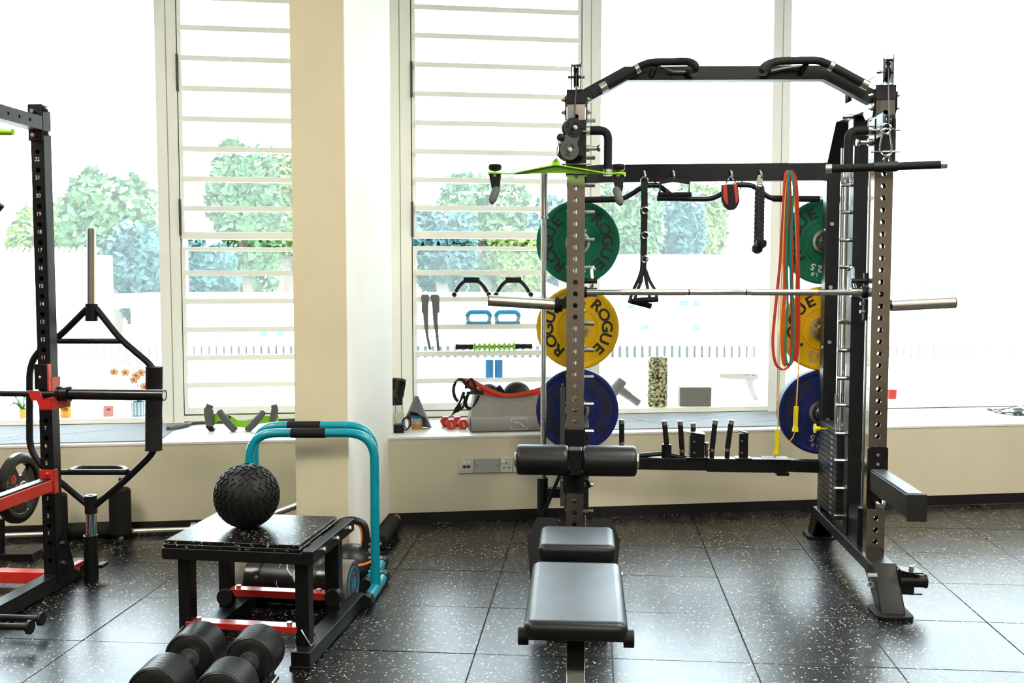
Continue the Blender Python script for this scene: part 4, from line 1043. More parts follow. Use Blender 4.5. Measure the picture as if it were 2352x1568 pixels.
# ------------------------------------------------------------------ bench
BZ = .472
b1 = W.z(1226, 1285, BZ); b2 = W.z(1424, 1290, BZ); f1 = W.z(1205, 1428, BZ); f2 = W.z(1441, 1436, BZ)
pc = (b1+b2)/2; fc = (f1+f2)/2
bpsi = math.atan2(pc.x-fc.x, pc.y-fc.y); BF = Fr(fc.x, fc.y, bpsi); blen = (pc-fc).length
bench = thing('weight_bench', 'flat weight bench with two black vinyl pads pointing at the camera', 'bench', (fc.x, fc.y, 0), psi=bpsi)
def pad(name, v0, v1, wa, wb, z1, t, r=.028):
    """upholstered pad tapering from wa (near) to wb (far) with rounded edges"""
    mb = MB(BF); prof = []
    rings = [(-.010, z1-t), (-.002, z1-t+.01), (0, z1-.02), (-.004, z1-.008), (-.014, z1-.001), (-.03, z1)]
    vs = []; fs = []; K_ = 5
    def outline(off):
        pts = []
        for (sx, vv, ww, a0) in ((1, v1, wb, 0), (-1, v1, wb, PI/2), (-1, v0, wa, PI), (1, v0, wa, 1.5*PI)):
            cy = vv - r if vv == v1 else vv + r; cx = sx*(ww/2-r)
            for i in range(K_+1):
                a = a0+PI/2*i/K_; pts.append((cx+(r+off)*math.cos(a), cy+(r+off)*math.sin(a)))
        return pts
    n = 4*(K_+1)
    for off, z in rings:
        vs += [(x, y, z) for x, y in outline(max(off, -r+.001))]
    for i in range(len(rings)-1):
        for k in range(n): fs.append((i*n+k, i*n+(k+1) % n, (i+1)*n+(k+1) % n, (i+1)*n+k))
    fs.append(tuple((len(rings)-1)*n+k for k in range(n))); fs.append(tuple(range(n-1, -1, -1)))
    mb.add(vs, fs); return part(name, mb, 'vinyl', bench, angle=50)
pad('back_pad', 0, blen, (f2-f1).length+.006, (b2-b1).length+.006, BZ, .050)
s1 = BF.z(1236, 1252, BZ+.004); s2 = BF.z(1412, 1208, BZ+.004); sN = BF.z(1325, 1253, BZ+.004).y; sF = BF.z(1325, 1206, BZ+.004).y
pad('seat_pad', sN, sF, .262, .262, BZ+.004, .062)
part('spine', MB(BF).box(-.03, .03, .16, sF-.05, BZ-.115, BZ-.050), 'black_steel', bench, bevel=.003)
part('pad_rail', MB(BF).box(-.10, -.075, .22, blen-.03, BZ-.085, BZ-.050).box(.075, .10, .22, blen-.03, BZ-.085, BZ-.050), 'black_steel', bench, bevel=.002)
part('front_post', MB(BF).beam((0, .16, BZ-.07), (0, -.25, .03), .050, .05, up=(0,1,0)), 'upright_steel', bench, bevel=.003)
part('rear_post', MB(BF).beam((0, sF-.12, BZ-.09), (0, sF+.20, .03), .058, .05, up=(0,1,0)), 'black_steel', bench, bevel=.003)
part('front_foot', MB(BF).box(-.22, .22, -.29, -.23, 0, .05), 'black_steel', bench, bevel=.004)
part('rear_foot', MB(BF).box(-.12, .12, sF+.17, sF+.23, 0, .05), 'black_steel', bench, bevel=.004)
part('axle_knob', MB(BF).cyl((-.158, .13, BZ-.085), (-.13, .13, BZ-.085), .024, n=18).cyl((.158, .13, BZ-.085), (.13, .13, BZ-.085), .024, n=18).cyl((-.13, .13, BZ-.085), (.13, .13, BZ-.085), .010, n=10), 'rubber', bench)
part('hinge_plate', MB(BF).box(.128, .136, blen-.06, blen+.03, BZ-.09, BZ-.02), 'black_steel', bench, bevel=.003)
part('hinge_bolt', MB(BF).cyl((.136, blen-.03, BZ-.03), (.145, blen-.03, BZ-.03), .009, n=8).cyl((-.14, blen-.02, BZ-.03), (-.13, blen-.02, BZ-.03), .008, n=8), 'zinc', bench)

# ================================================================== black and red rack at the left
kr = thing('power_rack', 'black rack post with white numbers and red crossbars at the left edge', 'rack', K.m @ Vec((-.2, -.3, 0)), psi=K.psi)
def kp(name, mb, m_, **k): return part(name, mb, m_, kr, **k)
ztop = K.v(88, 241, 0).z
z22 = K.v(88, 366, 0).z; z1 = K.v(118, 1224, 0).z; dz = (z22-z1)/21
mb = MB(K)
mb.perf((0, 0, 0), (1,0,0), (0,0,1), .058, .07, ztop, z22+.032, dz, .0105, -.004)
mb.box(-.029, -.025, 0, .058, .07, ztop).box(.025, .029, 0, .058, .07, ztop).box(-.029, .029, .054, .058, .07, ztop).box(-.029, .029, 0, .058, ztop-.004, ztop)
kp('post', mb, 'black_steel', smooth=False)
mb = MB(K)
for n in range(1, 23):
    if n in (10, 9, 8, 4): continue
    letters(mb, str(n), (-.002, -.0012, z1+(n-1)*dz), (1,0,0), (0,0,1), .023, .002)
kp('hole_numbers', mb, 'white_ink', smooth=False)
# top side beam running towards the viewer, with its bracket and bolts
zt0, zt1 = K.v(98, 299, 0).z, K.v(98, 268, 0).z
kp('top_beam', MB(K).perf((.029, -.55, (zt0+zt1)/2), (0,0,1), (0,-1,0), zt1-zt0, -.54, .60, .0, .075, .007, .003).box(-.029, .026, -1.15, -.006, zt0, zt0+.004).box(-.029, .026, -1.15, -.006, zt1-.004, zt1).box(-.029, -.025, -1.15, -.006, zt0, zt1), 'dark_grey', smooth=False)
kp('bracket', MB(K).box(-.036, .029, -.007, -.001, zt0-.045, ztop+.004), 'black_steel', bevel=.004)
for z in (zt1+.022, zt0-.022):
    kp('bolt', MB(K).cyl((-.006, -.007, z), (-.006, -.026, z), .009, n=6), 'zinc')
    kp('bolt', MB(K).cyl((.029, .024, z+.012), (.043, .024, z+.012), .011, n=6), 'zinc')
kp('red_crossbar', MB(K).box(-1.2, -.03, -.36, -.30, zt0-.004, zt0+.05), 'red', bevel=.002)
zg = K.v(28, 303, -.42).z
kp('green_grip', MB(K).cyl((-1.0, -.42, zg), (K.v(30, 303, -.42).x, -.42, zg), .0125, n=14).tube([(K.v(30, 303, -.42).x-.07, -.42, zg), (K.v(30, 303, -.42).x-.09, -.38, zg+.02), (K.v(30, 303, -.42).x-.10, -.34, zg+.02)], .011, 10), 'lime')
a = K.v(2, 478, -.4)
kp('hanging_grip', MB(K).tube([a+Vec((-.12,0,.10)), a+Vec((-.10,0,.0)), a+Vec((-.02,0,-.01)), a+Vec((0,0,.015))], .016, 10), 'rubber')
# base: side beam, gusset, red foot crossbar, plate pegs
zb0 = .075
kp('base_beam', MB(K).box(-.032, .032, -1.2, .26, .008, zb0), 'black_steel', bevel=.003)
kp('gusset', MB(K).slab([(.030, .0, .03), (.030, .0, .20), (.030, .055, .25), (.030, .075, .23), (.030, .13, .085), (.030, .13, .03)], (.006,0,0)), 'black_steel')
for (v, z) in ((.04, .205), (.045, .115)): kp('bolt', MB(K).cyl((.036, v, z), (.044, v, z), .010, n=8), 'zinc')
kp('bolt', MB(K).cyl((.033, .16, .05), (.041, .16, .05), .009, n=8), 'zinc')
za2, zb2 = K.v(60, 1337, .03).z, K.v(60, 1311, .03).z
kp('red_foot_bar', MB(K).box(-1.3, -.029, .01, .07, max(.005, za2), zb2), 'red', bevel=.003)
kp('red_foot_brace', MB(K).beam((.0, .06, zb2-.02), (.03, .20, .07), .03, .02), 'red')
kp('rear_foot', MB(K).slab([K.v(-60, 1274, .42), K.v(72, 1272, .42), K.v(86, 1300, .42), K.v(-60, 1302, .42)][::-1], (0,.09,0)), 'black_steel', bevel=.003)
kp('rear_post', MB(K).cyl(K.v(0, 1276, .46), K.v(0, 1190, .46), .022, n=14), 'black_steel')
# red safety arm and its bracket
zs0, zs1 = K.v(121, 1131, -.03).z, K.v(121, 1104, -.03).z
kp('safety_arm', MB(K).box(-.022, .028, -1.0, -.008, zs0, zs1), 'red', bevel=.003)
kp('arm_pad', MB(K).box(-.020, .022, -1.0, -.012, zs1, zs1+.008), 'black_steel', bevel=.002)
kp('arm_bracket', MB(K).box(-.031, .033, -.008, -.001, zs0-.012, K.v(110, 1078, 0).z).box(.029, .033, -.008, .03, zs0-.012, K.v(110, 1078, 0).z), 'red', bevel=.002)
q = K.v(108, 1089, -.008); kp('arm_pin', MB(K).sphere(q, .010, 10), 'red')
# J hook
zj = K.v(100, 893, 0).z; zk_ = K.v(100, 835, 0).z
kp('hook_plate', MB(K).box(-.033, .026, -.022, -.004, zj, zk_), 'black_steel', bevel=.002)
kp('hook_rivet', MB(K).cyl((-.006, -.022, zj+.055), (-.006, -.025, zj+.055), .005, n=10), 'white_ink')
kp('hook_cheek', MB(K).box(.026, .033, -.024, .0, zj-.03, zk_).box(.029, .035, -.002, .062, zj-.03, zj+.05).box(-.035, .035, .058, .064, zj-.03, zj+.05), 'red', bevel=.001)
hk = [K.v(x, y, -.13) for x, y in ((62, 897), (90, 897), (98, 916), (119, 916), (119, 941), (92, 941), (84, 920), (73, 920))]
kp('hook_arm', MB(K).slab(hk[::-1], (0, .004, 0)).slab([hk[3], hk[4], hk[4]+Vec((.02,.11,0)), hk[3]+Vec((.02,.11,0))], (-.004,0,0)).slab([hk[2], hk[3], hk[3]+Vec((.02,.11,0)), hk[2]+Vec((.0,.11,0))], (0,0,-.004)).slab([hk[4], hk[5], hk[5]+Vec((.02,.11,0)), hk[4]+Vec((.02,.11,0))], (0,0,.004)), 'red')
for (x, y) in ((72, 1440), (98, 1421)):
    p = K.v(x, y, -.62 if x == 72 else -.50)
    kp('band_peg', MB(K).cyl((.032, p.y, p.z), (p.x-.008, p.y, p.z), .013, n=14).cyl((p.x-.012, p.y, p.z), (p.x, p.y, p.z), .026, n=20), 'black_steel')

# barbell in the hooks
VBk = -.075
bk = thing('black_barbell', 'black barbell resting in the red hooks of the left rack', 'barbell', K.m @ K.v(120, 910, VBk), psi=K.psi)
zb = K.v(250, 906, VBk).z
x_c0, x_c1, x_e = K.v(134, 905, VBk).x, K.v(160, 905, VBk).x, K.v(378, 906, VBk).x
part('shaft', MB(K).cyl((-1.3, VBk, zb), (x_c0, VBk, zb), .0125, n=16), 'black_steel', bk)
part('collar', MB(K).cyl((x_c0, VBk, zb), (x_c0+.012, VBk, zb), .034, n=20).cyl((x_c0+.012, VBk, zb), (x_c1-.008, VBk, zb), .030, n=20).cyl((x_c1-.008, VBk, zb), (x_c1, VBk, zb), .034, n=20), 'black_gloss', bk)
part('sleeve', MB(K).lathe((x_c1, VBk, zb), (1,0,0), [(.0,0),(.0235,0),(.0235,x_e-x_c1),(.020,x_e-x_c1),(.020,x_e-x_c1-.02),(0,x_e-x_c1-.02)], 24), 'black_gloss', bk)
part('end_disc', MB(K).cyl((x_e-.02, VBk, zb), (x_e-.003, VBk, zb), .0195, n=20), 'white_plastic', bk)

# hexagonal multi-grip bar standing in a floor tube
VM = .16
mg = thing('hexagonal_bar', 'black hexagonal multi-grip bar standing upright on its chrome sleeve', 'barbell', K.m @ K.v(210, 1345, VM), psi=K.psi)
k_ = lambda x, y, v=VM: K.v(x, y, v)
part('top_sleeve', MB(K).cyl(k_(210, 525), k_(210, 700), .0185, n=18), 'chrome', mg)
part('collar', MB(K).cyl(k_(210.5, 697), k_(210.5, 737), .027, n=18), 'black_steel', mg)
part('frame_tube', MB(K).tube(fillet([k_(201, 708), k_(141, 768), k_(80, 815), k_(68, 850), k_(68, 1028), k_(97, 1072), k_(201, 1158)], .05, 5), .0150, 12), 'black_steel', mg)
part('frame_tube', MB(K).tube(fillet([k_(221, 708), k_(275, 777), k_(340, 832), k_(354, 850), k_(354, 1034), k_(340, 1052), k_(283, 1107), k_(219, 1160)], .05, 5), .0150, 12), 'black_steel', mg)
part('shoulder_pad', MB(K).lathe(k_(353, 1032), k_(354, 842)-k_(353, 1032), [(.015,0),(.040,-.002),(.0365,.004),(.0365,(k_(354, 842)-k_(353, 1032)).length-.004),(.039,(k_(354, 842)-k_(353, 1032)).length),(.015,(k_(354, 842)-k_(353, 1032)).length)], 20), 'foam', mg)
part('cross_tube', MB(K).cyl(k_(133, 783), k_(282, 783), .0125, n=12), 'black_steel', mg)
part('cross_tube', MB(K).cyl(k_(110, 1084), k_(291, 1084), .0135, n=12), 'black_steel', mg)
part('rear_handle', MB(K).tube(fillet([k_(160, 1082), k_(178, 1074, VM+.12), k_(285, 1074, VM+.12), k_(292, 1083)], .05, 5), .0125, 10), 'black_steel', mg)
part('collar', MB(K).lathe(k_(209.5, 1178), (0,0,1), [(0,0),(.027,0),(.027,.082),(.012,.082),(.012,.078),(0,.078)], 18), 'black_steel', mg)
part('bottom_sleeve', MB(K).cyl(k_(210, 1178), k_(210, 1260), .0235, n=18), 'chrome', mg)
hb = thing('bar_holder_tube', 'black floor tube holding the hexagonal bar upright', 'rack attachment', K.m @ k_(211, 1346), psi=K.psi)
bz = k_(211, 1345); tz = k_(210, 1241)
part('tube', MB(K).lathe((bz.x, VM, max(0, bz.z)), (0,0,1), [(.026,0),(.031,0),(.031,tz.z-bz.z),(.026,tz.z-bz.z),(.026,.02),(0,.02)], 20), 'black_steel', hb)
part('tab', MB(K).box(bz.x+.02, bz.x+.055, VM-.01, VM+.05, .06, .075), 'black_steel', hb)

# grip plate on a horn
pc_ = K.v(44, 1120, .30)
gp = thing('grip_plate', 'black tri-grip weight plate with a round red badge at the left', 'weight plate', K.m @ Vec((pc_.x, pc_.y, pc_.z-.16)), psi=K.psi)
r_ = .165
part('rim', MB(K).lathe(pc_, (1,0,0), [(.118,-.016),(.124,-.020),(.150,-.020),(r_,-.012),(r_,.012),(.150,.020),(.124,.020),(.118,.016),(.118,-.016)], 48), 'black_gloss', gp)
part('hub', MB(K).lathe(pc_, (1,0,0), [(.027,-.016),(.062,-.016),(.062,.014),(.045,.018),(.027,.018),(.027,-.016)], 32), 'black_gloss', gp)
part('hub_ring', MB(K).torus(pc_+Vec((.019,0,0)), (1,0,0), .030, .004, 24), 'chrome', gp)
for a in (.0, 2.09, 4.19):
    a += 2.45
    arc = [(.055*math.cos(a-.75), .055*math.sin(a-.75)), (.122*math.cos(a-.50), .122*math.sin(a-.50)), (.124*math.cos(a), .124*math.sin(a)), (.122*math.cos(a+.50), .122*math.sin(a+.50)), (.055*math.cos(a+.75), .055*math.sin(a+.75))]
    part('spoke', MB(K).prism(pc_-Vec((.012,0,0)), (0,1,0), (0,0,1), arc, .024), 'black_gloss', gp, bevel=.003)
part('badge', MB(K).cyl(pc_+Vec((.012,-.062,.052)), pc_+Vec((.0145,-.062,.052)), .022, n=24), 'red', gp)
part('badge_mark', MB(K).box(pc_.x+.0145, pc_.x+.015, pc_.y-.066, pc_.y-.060, pc_.z+.042, pc_.z+.062), 'ink', gp, smooth=False)
kp('plate_horn', MB(K).cyl(pc_-Vec((.10,0,0)), pc_+Vec((.10,0,0)), .0245, n=18), 'chrome')
kp('horn_post', MB(K).beam((pc_.x+.10, pc_.y, pc_.z), (pc_.x+.13, .05, pc_.z+.0), .03, .04), 'black_steel')

# rollers, pad and barbell on the floor by the wall
def floor_roller(label, px, y0, y1, Y, r):
    a = W.v(px, y1, Y); b = W.v(px, y0, Y)
    o = thing('roller_pad', label, 'roller', (a.x, Y, 0), 'foam rollers standing by the wall')
    h = b.z
    part('foam', MB().lathe((a.x, Y, .02), (0,0,1), [(.01,0),(r-.008,0),(r,.010),(r,h-.03),(r-.010,h-.02),(.01,h-.02)], 28), 'foam', o)
    part('stem', MB().cyl((a.x+.005, Y, h-.02), (a.x+.005, Y, h+.055), .009, n=12), 'black_steel', o)
    part('foot', MB().cyl((a.x, Y, 0), (a.x, Y, .02), .018, n=12), 'zinc', o)
floor_roller('black foam roller standing by the wall right of the hexagonal bar', 277, 1121, 1215, 5.02, .055)
floor_roller('black foam roller mostly hidden behind the numbered post', 133, 1133, 1215, 4.95, .050)
def along_wall(px0, px1, off, z):
    a = L.m @ Vec((L.z(px0, 1232, 0).x, -off, z)); b = L.m @ Vec((L.z(px1, 1200, 0).x, -off, z)); return a, b
a, b = along_wall(-60, 470, .085, .029)
fb = thing('floor_barbell', 'worn steel barbell lying on the floor along the low wall', 'barbell', (a+b)/2-Vec((0,0,.029)))
d = (b-a).normalized()
part('shaft', MB().cyl(a, b, .0145, n=16), 'brushed', fb)
part('sleeve', MB().cyl(b, b+d*.38, .0245, n=18), 'brushed', fb)
part('sleeve_collar', MB().cyl(b-d*.025, b, .036, n=18), 'zinc', fb)
part('grip_ring', MB().cyl(a+d*.9, a+d*.905, .0155, n=16), 'zinc', fb)
pd0, pd1 = W.v(152, 1221, a.y+.06), W.v(254, 1219, a.y+.06)
t0 = ((pd0-a).dot(d)); t1 = ((pd1-a).dot(d))
sq = thing('barbell_pad', 'thick black foam pad wrapped round the floor barbell', 'barbell pad', a+d*(t0+t1)/2-Vec((0,0,.029)))
part('foam', MB().lathe(a+d*t0+Vec((0,0,.014)), d, [(.018,0),(.036,0),(.042,.008),(.042,t1-t0-.008),(.036,t1-t0),(.018,t1-t0)], 24), 'foam', sq)
e0 = W.v(470, 1216, 4.93); e1 = W.v(684, 1159, 5.00)
e0.z = .022
lp = thing('leaning_pipe', 'grey steel pipe behind the slam ball, propped against the pillar', 'pipe', (e0.x, e0.y, 0))
part('tube', MB().cyl(e0, e1, .019, n=16), 'zinc', lp); part('end_cap', MB().cyl(e0-(e1-e0).normalized()*.01, e0, .0195, n=16), 'rubber', lp)

# ================================================================== low step table
ZTOP = .445
tb = thing('step_table', 'low black steel table topped with speckled rubber mats', 'table', T.m @ Vec((-.27, .26, 0)), psi=T.psi)
def tp(name, mb, m_, **k): return part(name, mb, m_, tb, **k)
FLq, FRq, BRq, BLq = (T.z(x, y, ZTOP) for x, y in ((380, 1242), (698, 1250), (768, 1183), (487, 1178)))
u0, u1 = (FLq.x+BLq.x)/2, (FRq.x+BRq.x)/2; v0, v1 = (FLq.y+FRq.y)/2, (BLq.y+BRq.y)/2
tp('rubber_mat', MB(T).box(u0+.002, u1, v0, v1, ZTOP-.012, ZTOP), 'rubber_tile', bevel=.002)
tp('rubber_mat', MB(T).box(u0-.004, u1+.004, v0-.003, v1, ZTOP-.026, ZTOP-.013), 'rubber_tile', bevel=.003)
tp('top_frame', MB(T).box(u0-.008, u1+.012, v0-.006, v0+.04, ZTOP-.068, ZTOP-.027), 'black_steel', bevel=.003)
tp('top_frame', MB(T).box(u0-.008, u1+.012, v1-.04, v1, ZTOP-.068, ZTOP-.027), 'black_steel', bevel=.003)
tp('side_rail', MB(T).box(u1+.012, u1+.052, v0-.004, v1+.06, ZTOP-.068, ZTOP-.020), 'black_steel', bevel=.003)
tp('side_rail', MB(T).box(u0-.012, u0+.03, v0-.002, v1+.03, ZTOP-.068, ZTOP-.027), 'black_steel', bevel=.003)
for k in range(3):
    v = v0+.10+k*.15; tp('bolt', MB(T).cyl((u1+.052, v, ZTOP-.04), (u1+.064, v, ZTOP-.04), .009, n=8), 'zinc')
ur0, ur1 = T.v(668, 1530, 0).x, T.v(712, 1530, 0).x
zf = T.v(690, 1498, 0).z
lw = .052
def leg(x0, x1, y, v, lab=None):
    a = T.v(x0, y, v).x; b = T.v(x1, y, v).x
    tp('leg', MB(T).box(a, b, v, v+lw, .03, ZTOP-.06), 'black_steel', bevel=.003); return a, b
fr = leg(678, 709, 1400, .055); fl = leg(410, 438, 1400, .055)
rr = leg(746, 778, 1340, .43); rl = leg(502, 528, 1340, .43)
tp('foot_beam', MB(T).box(ur0, ur1, 0, .66, .006, zf), 'black_steel', bevel=.003)
tp('foot_beam', MB(T).box(fl[0]-.005, fl[0]+ur1-ur0, 0, .66, .006, zf), 'black_steel', bevel=.003)
tp('foot_cap', MB(T).box(ur0-.004, ur1+.004, -.006, .03, 0, .012), 'rubber', bevel=.002)
tp('foot_cap', MB(T).box(fl[0]-.008, fl[0]+ur1-ur0+.004, -.006, .03, 0, .012), 'rubber', bevel=.002)
za3 = T.v(560, 1447, .055).z; zb3 = T.v(560, 1433, .055).z
tp('red_crossbar', MB(T).box(fl[1]-.02, fr[0]+.005, .050, .098, za3, zb3), 'red', bevel=.002)
za4 = T.v(640, 1374, .42).z; zb4 = T.v(640, 1358, .42).z
tp('red_crossbar', MB(T).box(rl[1]-.0, rr[0]+.005, .42, .468, za4, zb4), 'red', bevel=.002)
for (x, v, z) in ((fl[1]+.02, .075, zb3), (fr[0]-.03, .075, zb3), (rl[1]+.03, .445, zb4), (rr[0]-.03, .445, zb4)):
    tp('bolt', MB(T).cyl((x, v, z), (x, v, z+.010), .010, n=8), 'zinc')
for (x, y) in ((515, 1373), (763, 1374)):
    c = T.v(x, y, .40); tp('round_stop', MB(T).cyl(c, (c.x, .44, c.z), .034, n=24), 'rubber', bevel=.003)
tp('wire_clip', MB(T).tube([T.v(692, 1447, .05), T.v(714, 1483, .03), T.v(729, 1467, .05), T.v(722, 1455, .09)], .0032, 8), 'chrome')
tp('wire_clip', MB(T).tube([T.v(421, 1437, .05), T.v(402, 1462, .03), T.v(394, 1473, .01)], .0032, 8), 'chrome')

# slam ball with a herringbone tread
rb = .1195
cb_ = W.z(567, 1138, ZTOP+rb-.003)
ball = thing('slam_ball', 'black slam ball with tyre-like tread on the low table', 'ball', cb_-Vec((0,0,rb)))
part('ball', MB().sphere(cb_, rb-.003, 48), 'rubber', ball)
mb = MB()
for i in range(1, 16):
    th = PI*i/16; n = max(6, int(27*math.sin(th)))
    for k in range(n):
        a = 2*PI*(k+.5*(i % 2))/n
        N_ = Vec((math.sin(th)*math.cos(a), math.sin(th)*math.sin(a), math.cos(th)))
        e1_ = Vec((-math.sin(a), math.cos(a), 0)); e2_ = N_.cross(e1_)
        s = .75 if i % 2 else -.75
        d1 = (e1_*math.cos(s)+e2_*math.sin(s)); d2 = N_.cross(d1)
        mb.obox(cb_+N_*(rb-.0045), d1*.0125, d2*.0048, N_*.0052)
part('tread', mb, 'rubber', ball, smooth=False, kind='stuff')

# ------------------------------------------------------------------ dumbbells on their cradle
def dumbbell(label, x, y0, yaw, rad=.086):
    d = Vec((math.sin(yaw), math.cos(yaw), 0)); o_ = Vec((x, y0, rad+.012))
    o = thing('dumbbell', label, 'dumbbell', (x, y0+.2, .012), 'heavy dumbbells in front of the table')
    for t in (0, .285):
        c = o_+d*t
        part('head', MB().lathe(c, d, [(.02,.006),(.030,.0),(rad-.018,.0),(rad-.010,.004),(rad-.006,.0),(rad,.006),(rad,.124),(rad-.006,.130),(.03,.130),(.02,.130)], 48), 'iron_black', o)
        part('end_boss', MB().lathe(c+d*(-.004), d, [(0,0),(.034,0),(.036,.006)], 28).lathe(c+d*.134, -d, [(0,0),(.034,0),(.036,.006)], 28), 'dark_grey', o)
        for k in range(5):
            part('plate_groove', MB().torus(c+d*(.022+.021*k), d, rad-.0003, .0008, 48, 5), 'ink', o)
    part('handle', MB().tube([o_+d*.12, o_+d*.16, o_+d*.208, o_+d*.255, o_+d*.29], .0155, 14, scale=[1, .9, 1.15, .9, 1]), 'chrome', o)
dumbbell('black dumbbell with round heads, the left one of the pair', W.z(440, 1505, .10).x-.015, 2.86, .05)
dumbbell('black dumbbell with round heads, the right one of the pair', W.z(575, 1520, .10).x-.02, 2.83, .05)
cr_ = thing('dumbbell_cradle', 'flat black dumbbell cradle with a chrome rod at its right', 'stand', (-.98, 3.0, 0))
xr = W.z(640, 1545, .03)
part('tray', MB().box(-1.20, xr.x-.02, 2.74, 3.22, 0, .012), 'black_steel', cr_, bevel=.003)
part('rod', MB().cyl((xr.x-.015, 2.80, .035), (xr.x+.004, 3.14, .035), .011, n=14), 'chrome', cr_)
part('side_plate', MB().slab([(xr.x-.024, 2.78, .0), (xr.x-.024, 3.21, .0), (xr.x-.024, 3.20, .07), (xr.x-.024, 3.05, .04), (xr.x-.024, 2.80, .05)], (.006,0,0)), 'black_steel', cr_)

# ------------------------------------------------------------------ turquoise dip bars
def dip_bar(label, y, px0, px1, pyt, grip0, grip1):
    xl = W.v(px0, 1050, y).x; xr2 = W.v(px1, 1150, y).x; zt = W.v(700, pyt, y).z
    o = thing('dip_bar', label, 'dip bar', ((xl+xr2)/2, y, 0), 'turquoise dip bars')
    part('frame', MB().tube(fillet([(xl, y, .03), (xl, y, zt), (xr2, y, zt), (xr2, y, .03)], .12, 10), .0195, 18), 'teal', o)
    g0, g1 = W.v(grip0, pyt, y).x, W.v(grip1, pyt, y).x
    part('grip_sleeve', MB().cyl((g0, y, zt), (g1, y, zt), .0215, n=20), 'foam', o)
    for x in (xl, xr2):
        part('leg_sleeve', MB().cyl((x, y, .03), (x, y, .12), .0225, n=18), 'teal', o)
        f = .055
        part('foot_tube', MB().cyl((x-.013, y-.17, .029), (x+.013, y+.15, .029), .0235, n=18), 'teal', o)
        for t, s in ((-.17, -1), (.15, 1)):
            c = Vec((x+.08*t, y+t, .029)); part('foot_cap', MB().cyl(c-Vec((.002,.026,0)), c+Vec((.002,.026,0)), .029, n=8), 'rubber', o)
    for z in (.10, .16):
        part('bolt', MB().cyl((xr2-.03, y, z), (xr2+.03, y, z), .0055, n=8), 'zinc', o)
dip_bar('turquoise dip bar nearer the camera, with black grip sleeve on top', 4.11, 573, 861, 994, 669, 748)
dip_bar('turquoise dip bar standing just behind the other one', 4.33, 585, 860, 977.5, 661, 736)

# ------------------------------------------------------------------ power bag, kettlebells and stick
e = W.z(811, 1340, .098); TB = Fr(e.x, e.y, T.psi)
ln = .50
pbag = thing('power_bag', 'black cylinder power bag with brown ends lying behind the table', 'power bag', TB.m @ Vec((-ln/2, 0, 0)), psi=T.psi)
part('body', MB(TB).lathe((-ln+.05, 0, .098), (1,0,0), [(0,0),(.090,0),(.093,.02),(.090,.07),(.093,.12),(.094,ln-.20),(.090,ln-.15),(.093,ln-.11),(.090,ln-.10),(0,ln-.10)], 36), 'vinyl', pbag, angle=70)
for x in (-ln, -.058):
    part('end_drum', MB(TB).lathe((x, 0, .098), (1,0,0), [(0,0),(.090,0),(.098,.006),(.098,.052),(.094,.058),(0,.058)], 36), 'bag_end', pbag)
part('end_disc', MB(TB).lathe((0, 0, .098), (1,0,0), [(0,.002),(.088,.002),(.088,0)], 36), 'disc_face', pbag)
part('disc_ring', MB(TB).torus((.0028, 0, .098), (1,0,0), .071, .0014, 40, 6), 'blue_ink', pbag)
mb = MB(TB); letters(mb, '10', (.0030, 0, .095), (0,1,0), (0,0,1), .072, .006, .9); letters(mb, 'kg', (.0030, 0, .145), (0,1,0), (0,0,1), .020, .003)
part('disc_number', mb, 'blue_ink', pbag, smooth=False)
for x in (-ln+.085, -.10):
    part('tape_wrap', MB(TB).lathe((x-.035, 0, .098), (1,0,0), [(.0945,0),(.0960,.008),(.0950,.03),(.0965,.05),(.0945,.07)], 36), 'black_gloss', pbag)
lc = TB.v(672, 1322, -.085)
mb = MB(TB); rrp = rrect(.135, .105, .022)
def on_bag(x, z, lift=.0955):
    dz_ = z; a = math.asin(max(-1, min(1, dz_/.0955))); return Vec((x, -lift*math.cos(a), .098+lift*math.sin(a)))
mb.tube([on_bag(lc.x+a, lc.z-.098+b) for a, b in rrp], .0011, 5, closed=True)
sw1 = [(-.042,.040),(-.030,.018),(-.010,.004),(.006,-.006)]; sw2 = [(.030,.044),(.008,.022),(.004,-.004),(.018,-.024),(.045,-.040)]
mb.tube([on_bag(lc.x+a, lc.z-.098+b, .0945) for a, b in sw1], .005, 6, scale=[.3, .9, 1, .5])
mb.tube([on_bag(lc.x+a, lc.z-.098+b, .0945) for a, b in spline([(p[0], p[1], 0) for p in sw2], 3) and [(v.x, v.y) for v in spline([(p[0], p[1], 0) for p in sw2], 3)]], .006, 6)
part('logo', mb, 'grey_plastic', pbag, smooth=True)
def kettlebell(label, x, y, s, ring):
    o = thing('kettlebell', label, 'kettlebell', (x, y, 0), 'kettlebells behind the power bag')
    part('body', MB().lathe((x, y, 0), (0,0,1), [(0,0),(.062*s,0),(.085*s,.020*s),(.095*s,.070*s),(.085*s,.115*s),(.050*s,.150*s),(0,.160*s)], 32), 'iron_black', o, angle=70)
    hp = [(-.060,.10),(-.062,.150),(-.070,.20),(-.055,.255),(0,.272),(.055,.255),(.070,.20),(.062,.150),(.060,.10)]
    part('handle', MB().tube(spline([(x+a*s, y, b*s) for a, b in hp], 4), .0165*s, 12), 'iron_black', o)
    if ring:
        part('orange_stripe', MB().tube(spline([(x+a*s*.74, y-.004, b*s*.97-.004) for a, b in hp[1:-1]], 4), .0055, 8), 'orange_ring', o)
        part('orange_band', MB().torus((x, y, .085*s), (0,0,1), .094*s, .006, 32), 'orange_ring', o)
c = W.z(783, 1330, .08); kettlebell('black kettlebell with orange stripe inside its handle', c.x, 4.33, 1.0, True)
c = W.z(722, 1320, .08); kettlebell('plain black kettlebell behind the table rail', c.x-.02, 4.36, .78, False)
f_ = Vec((-.640, 5.27, .05)); n2 = Vec((-.688, 4.42, .05)); d = (f_-n2).normalized(); Ls = (f_-n2).length
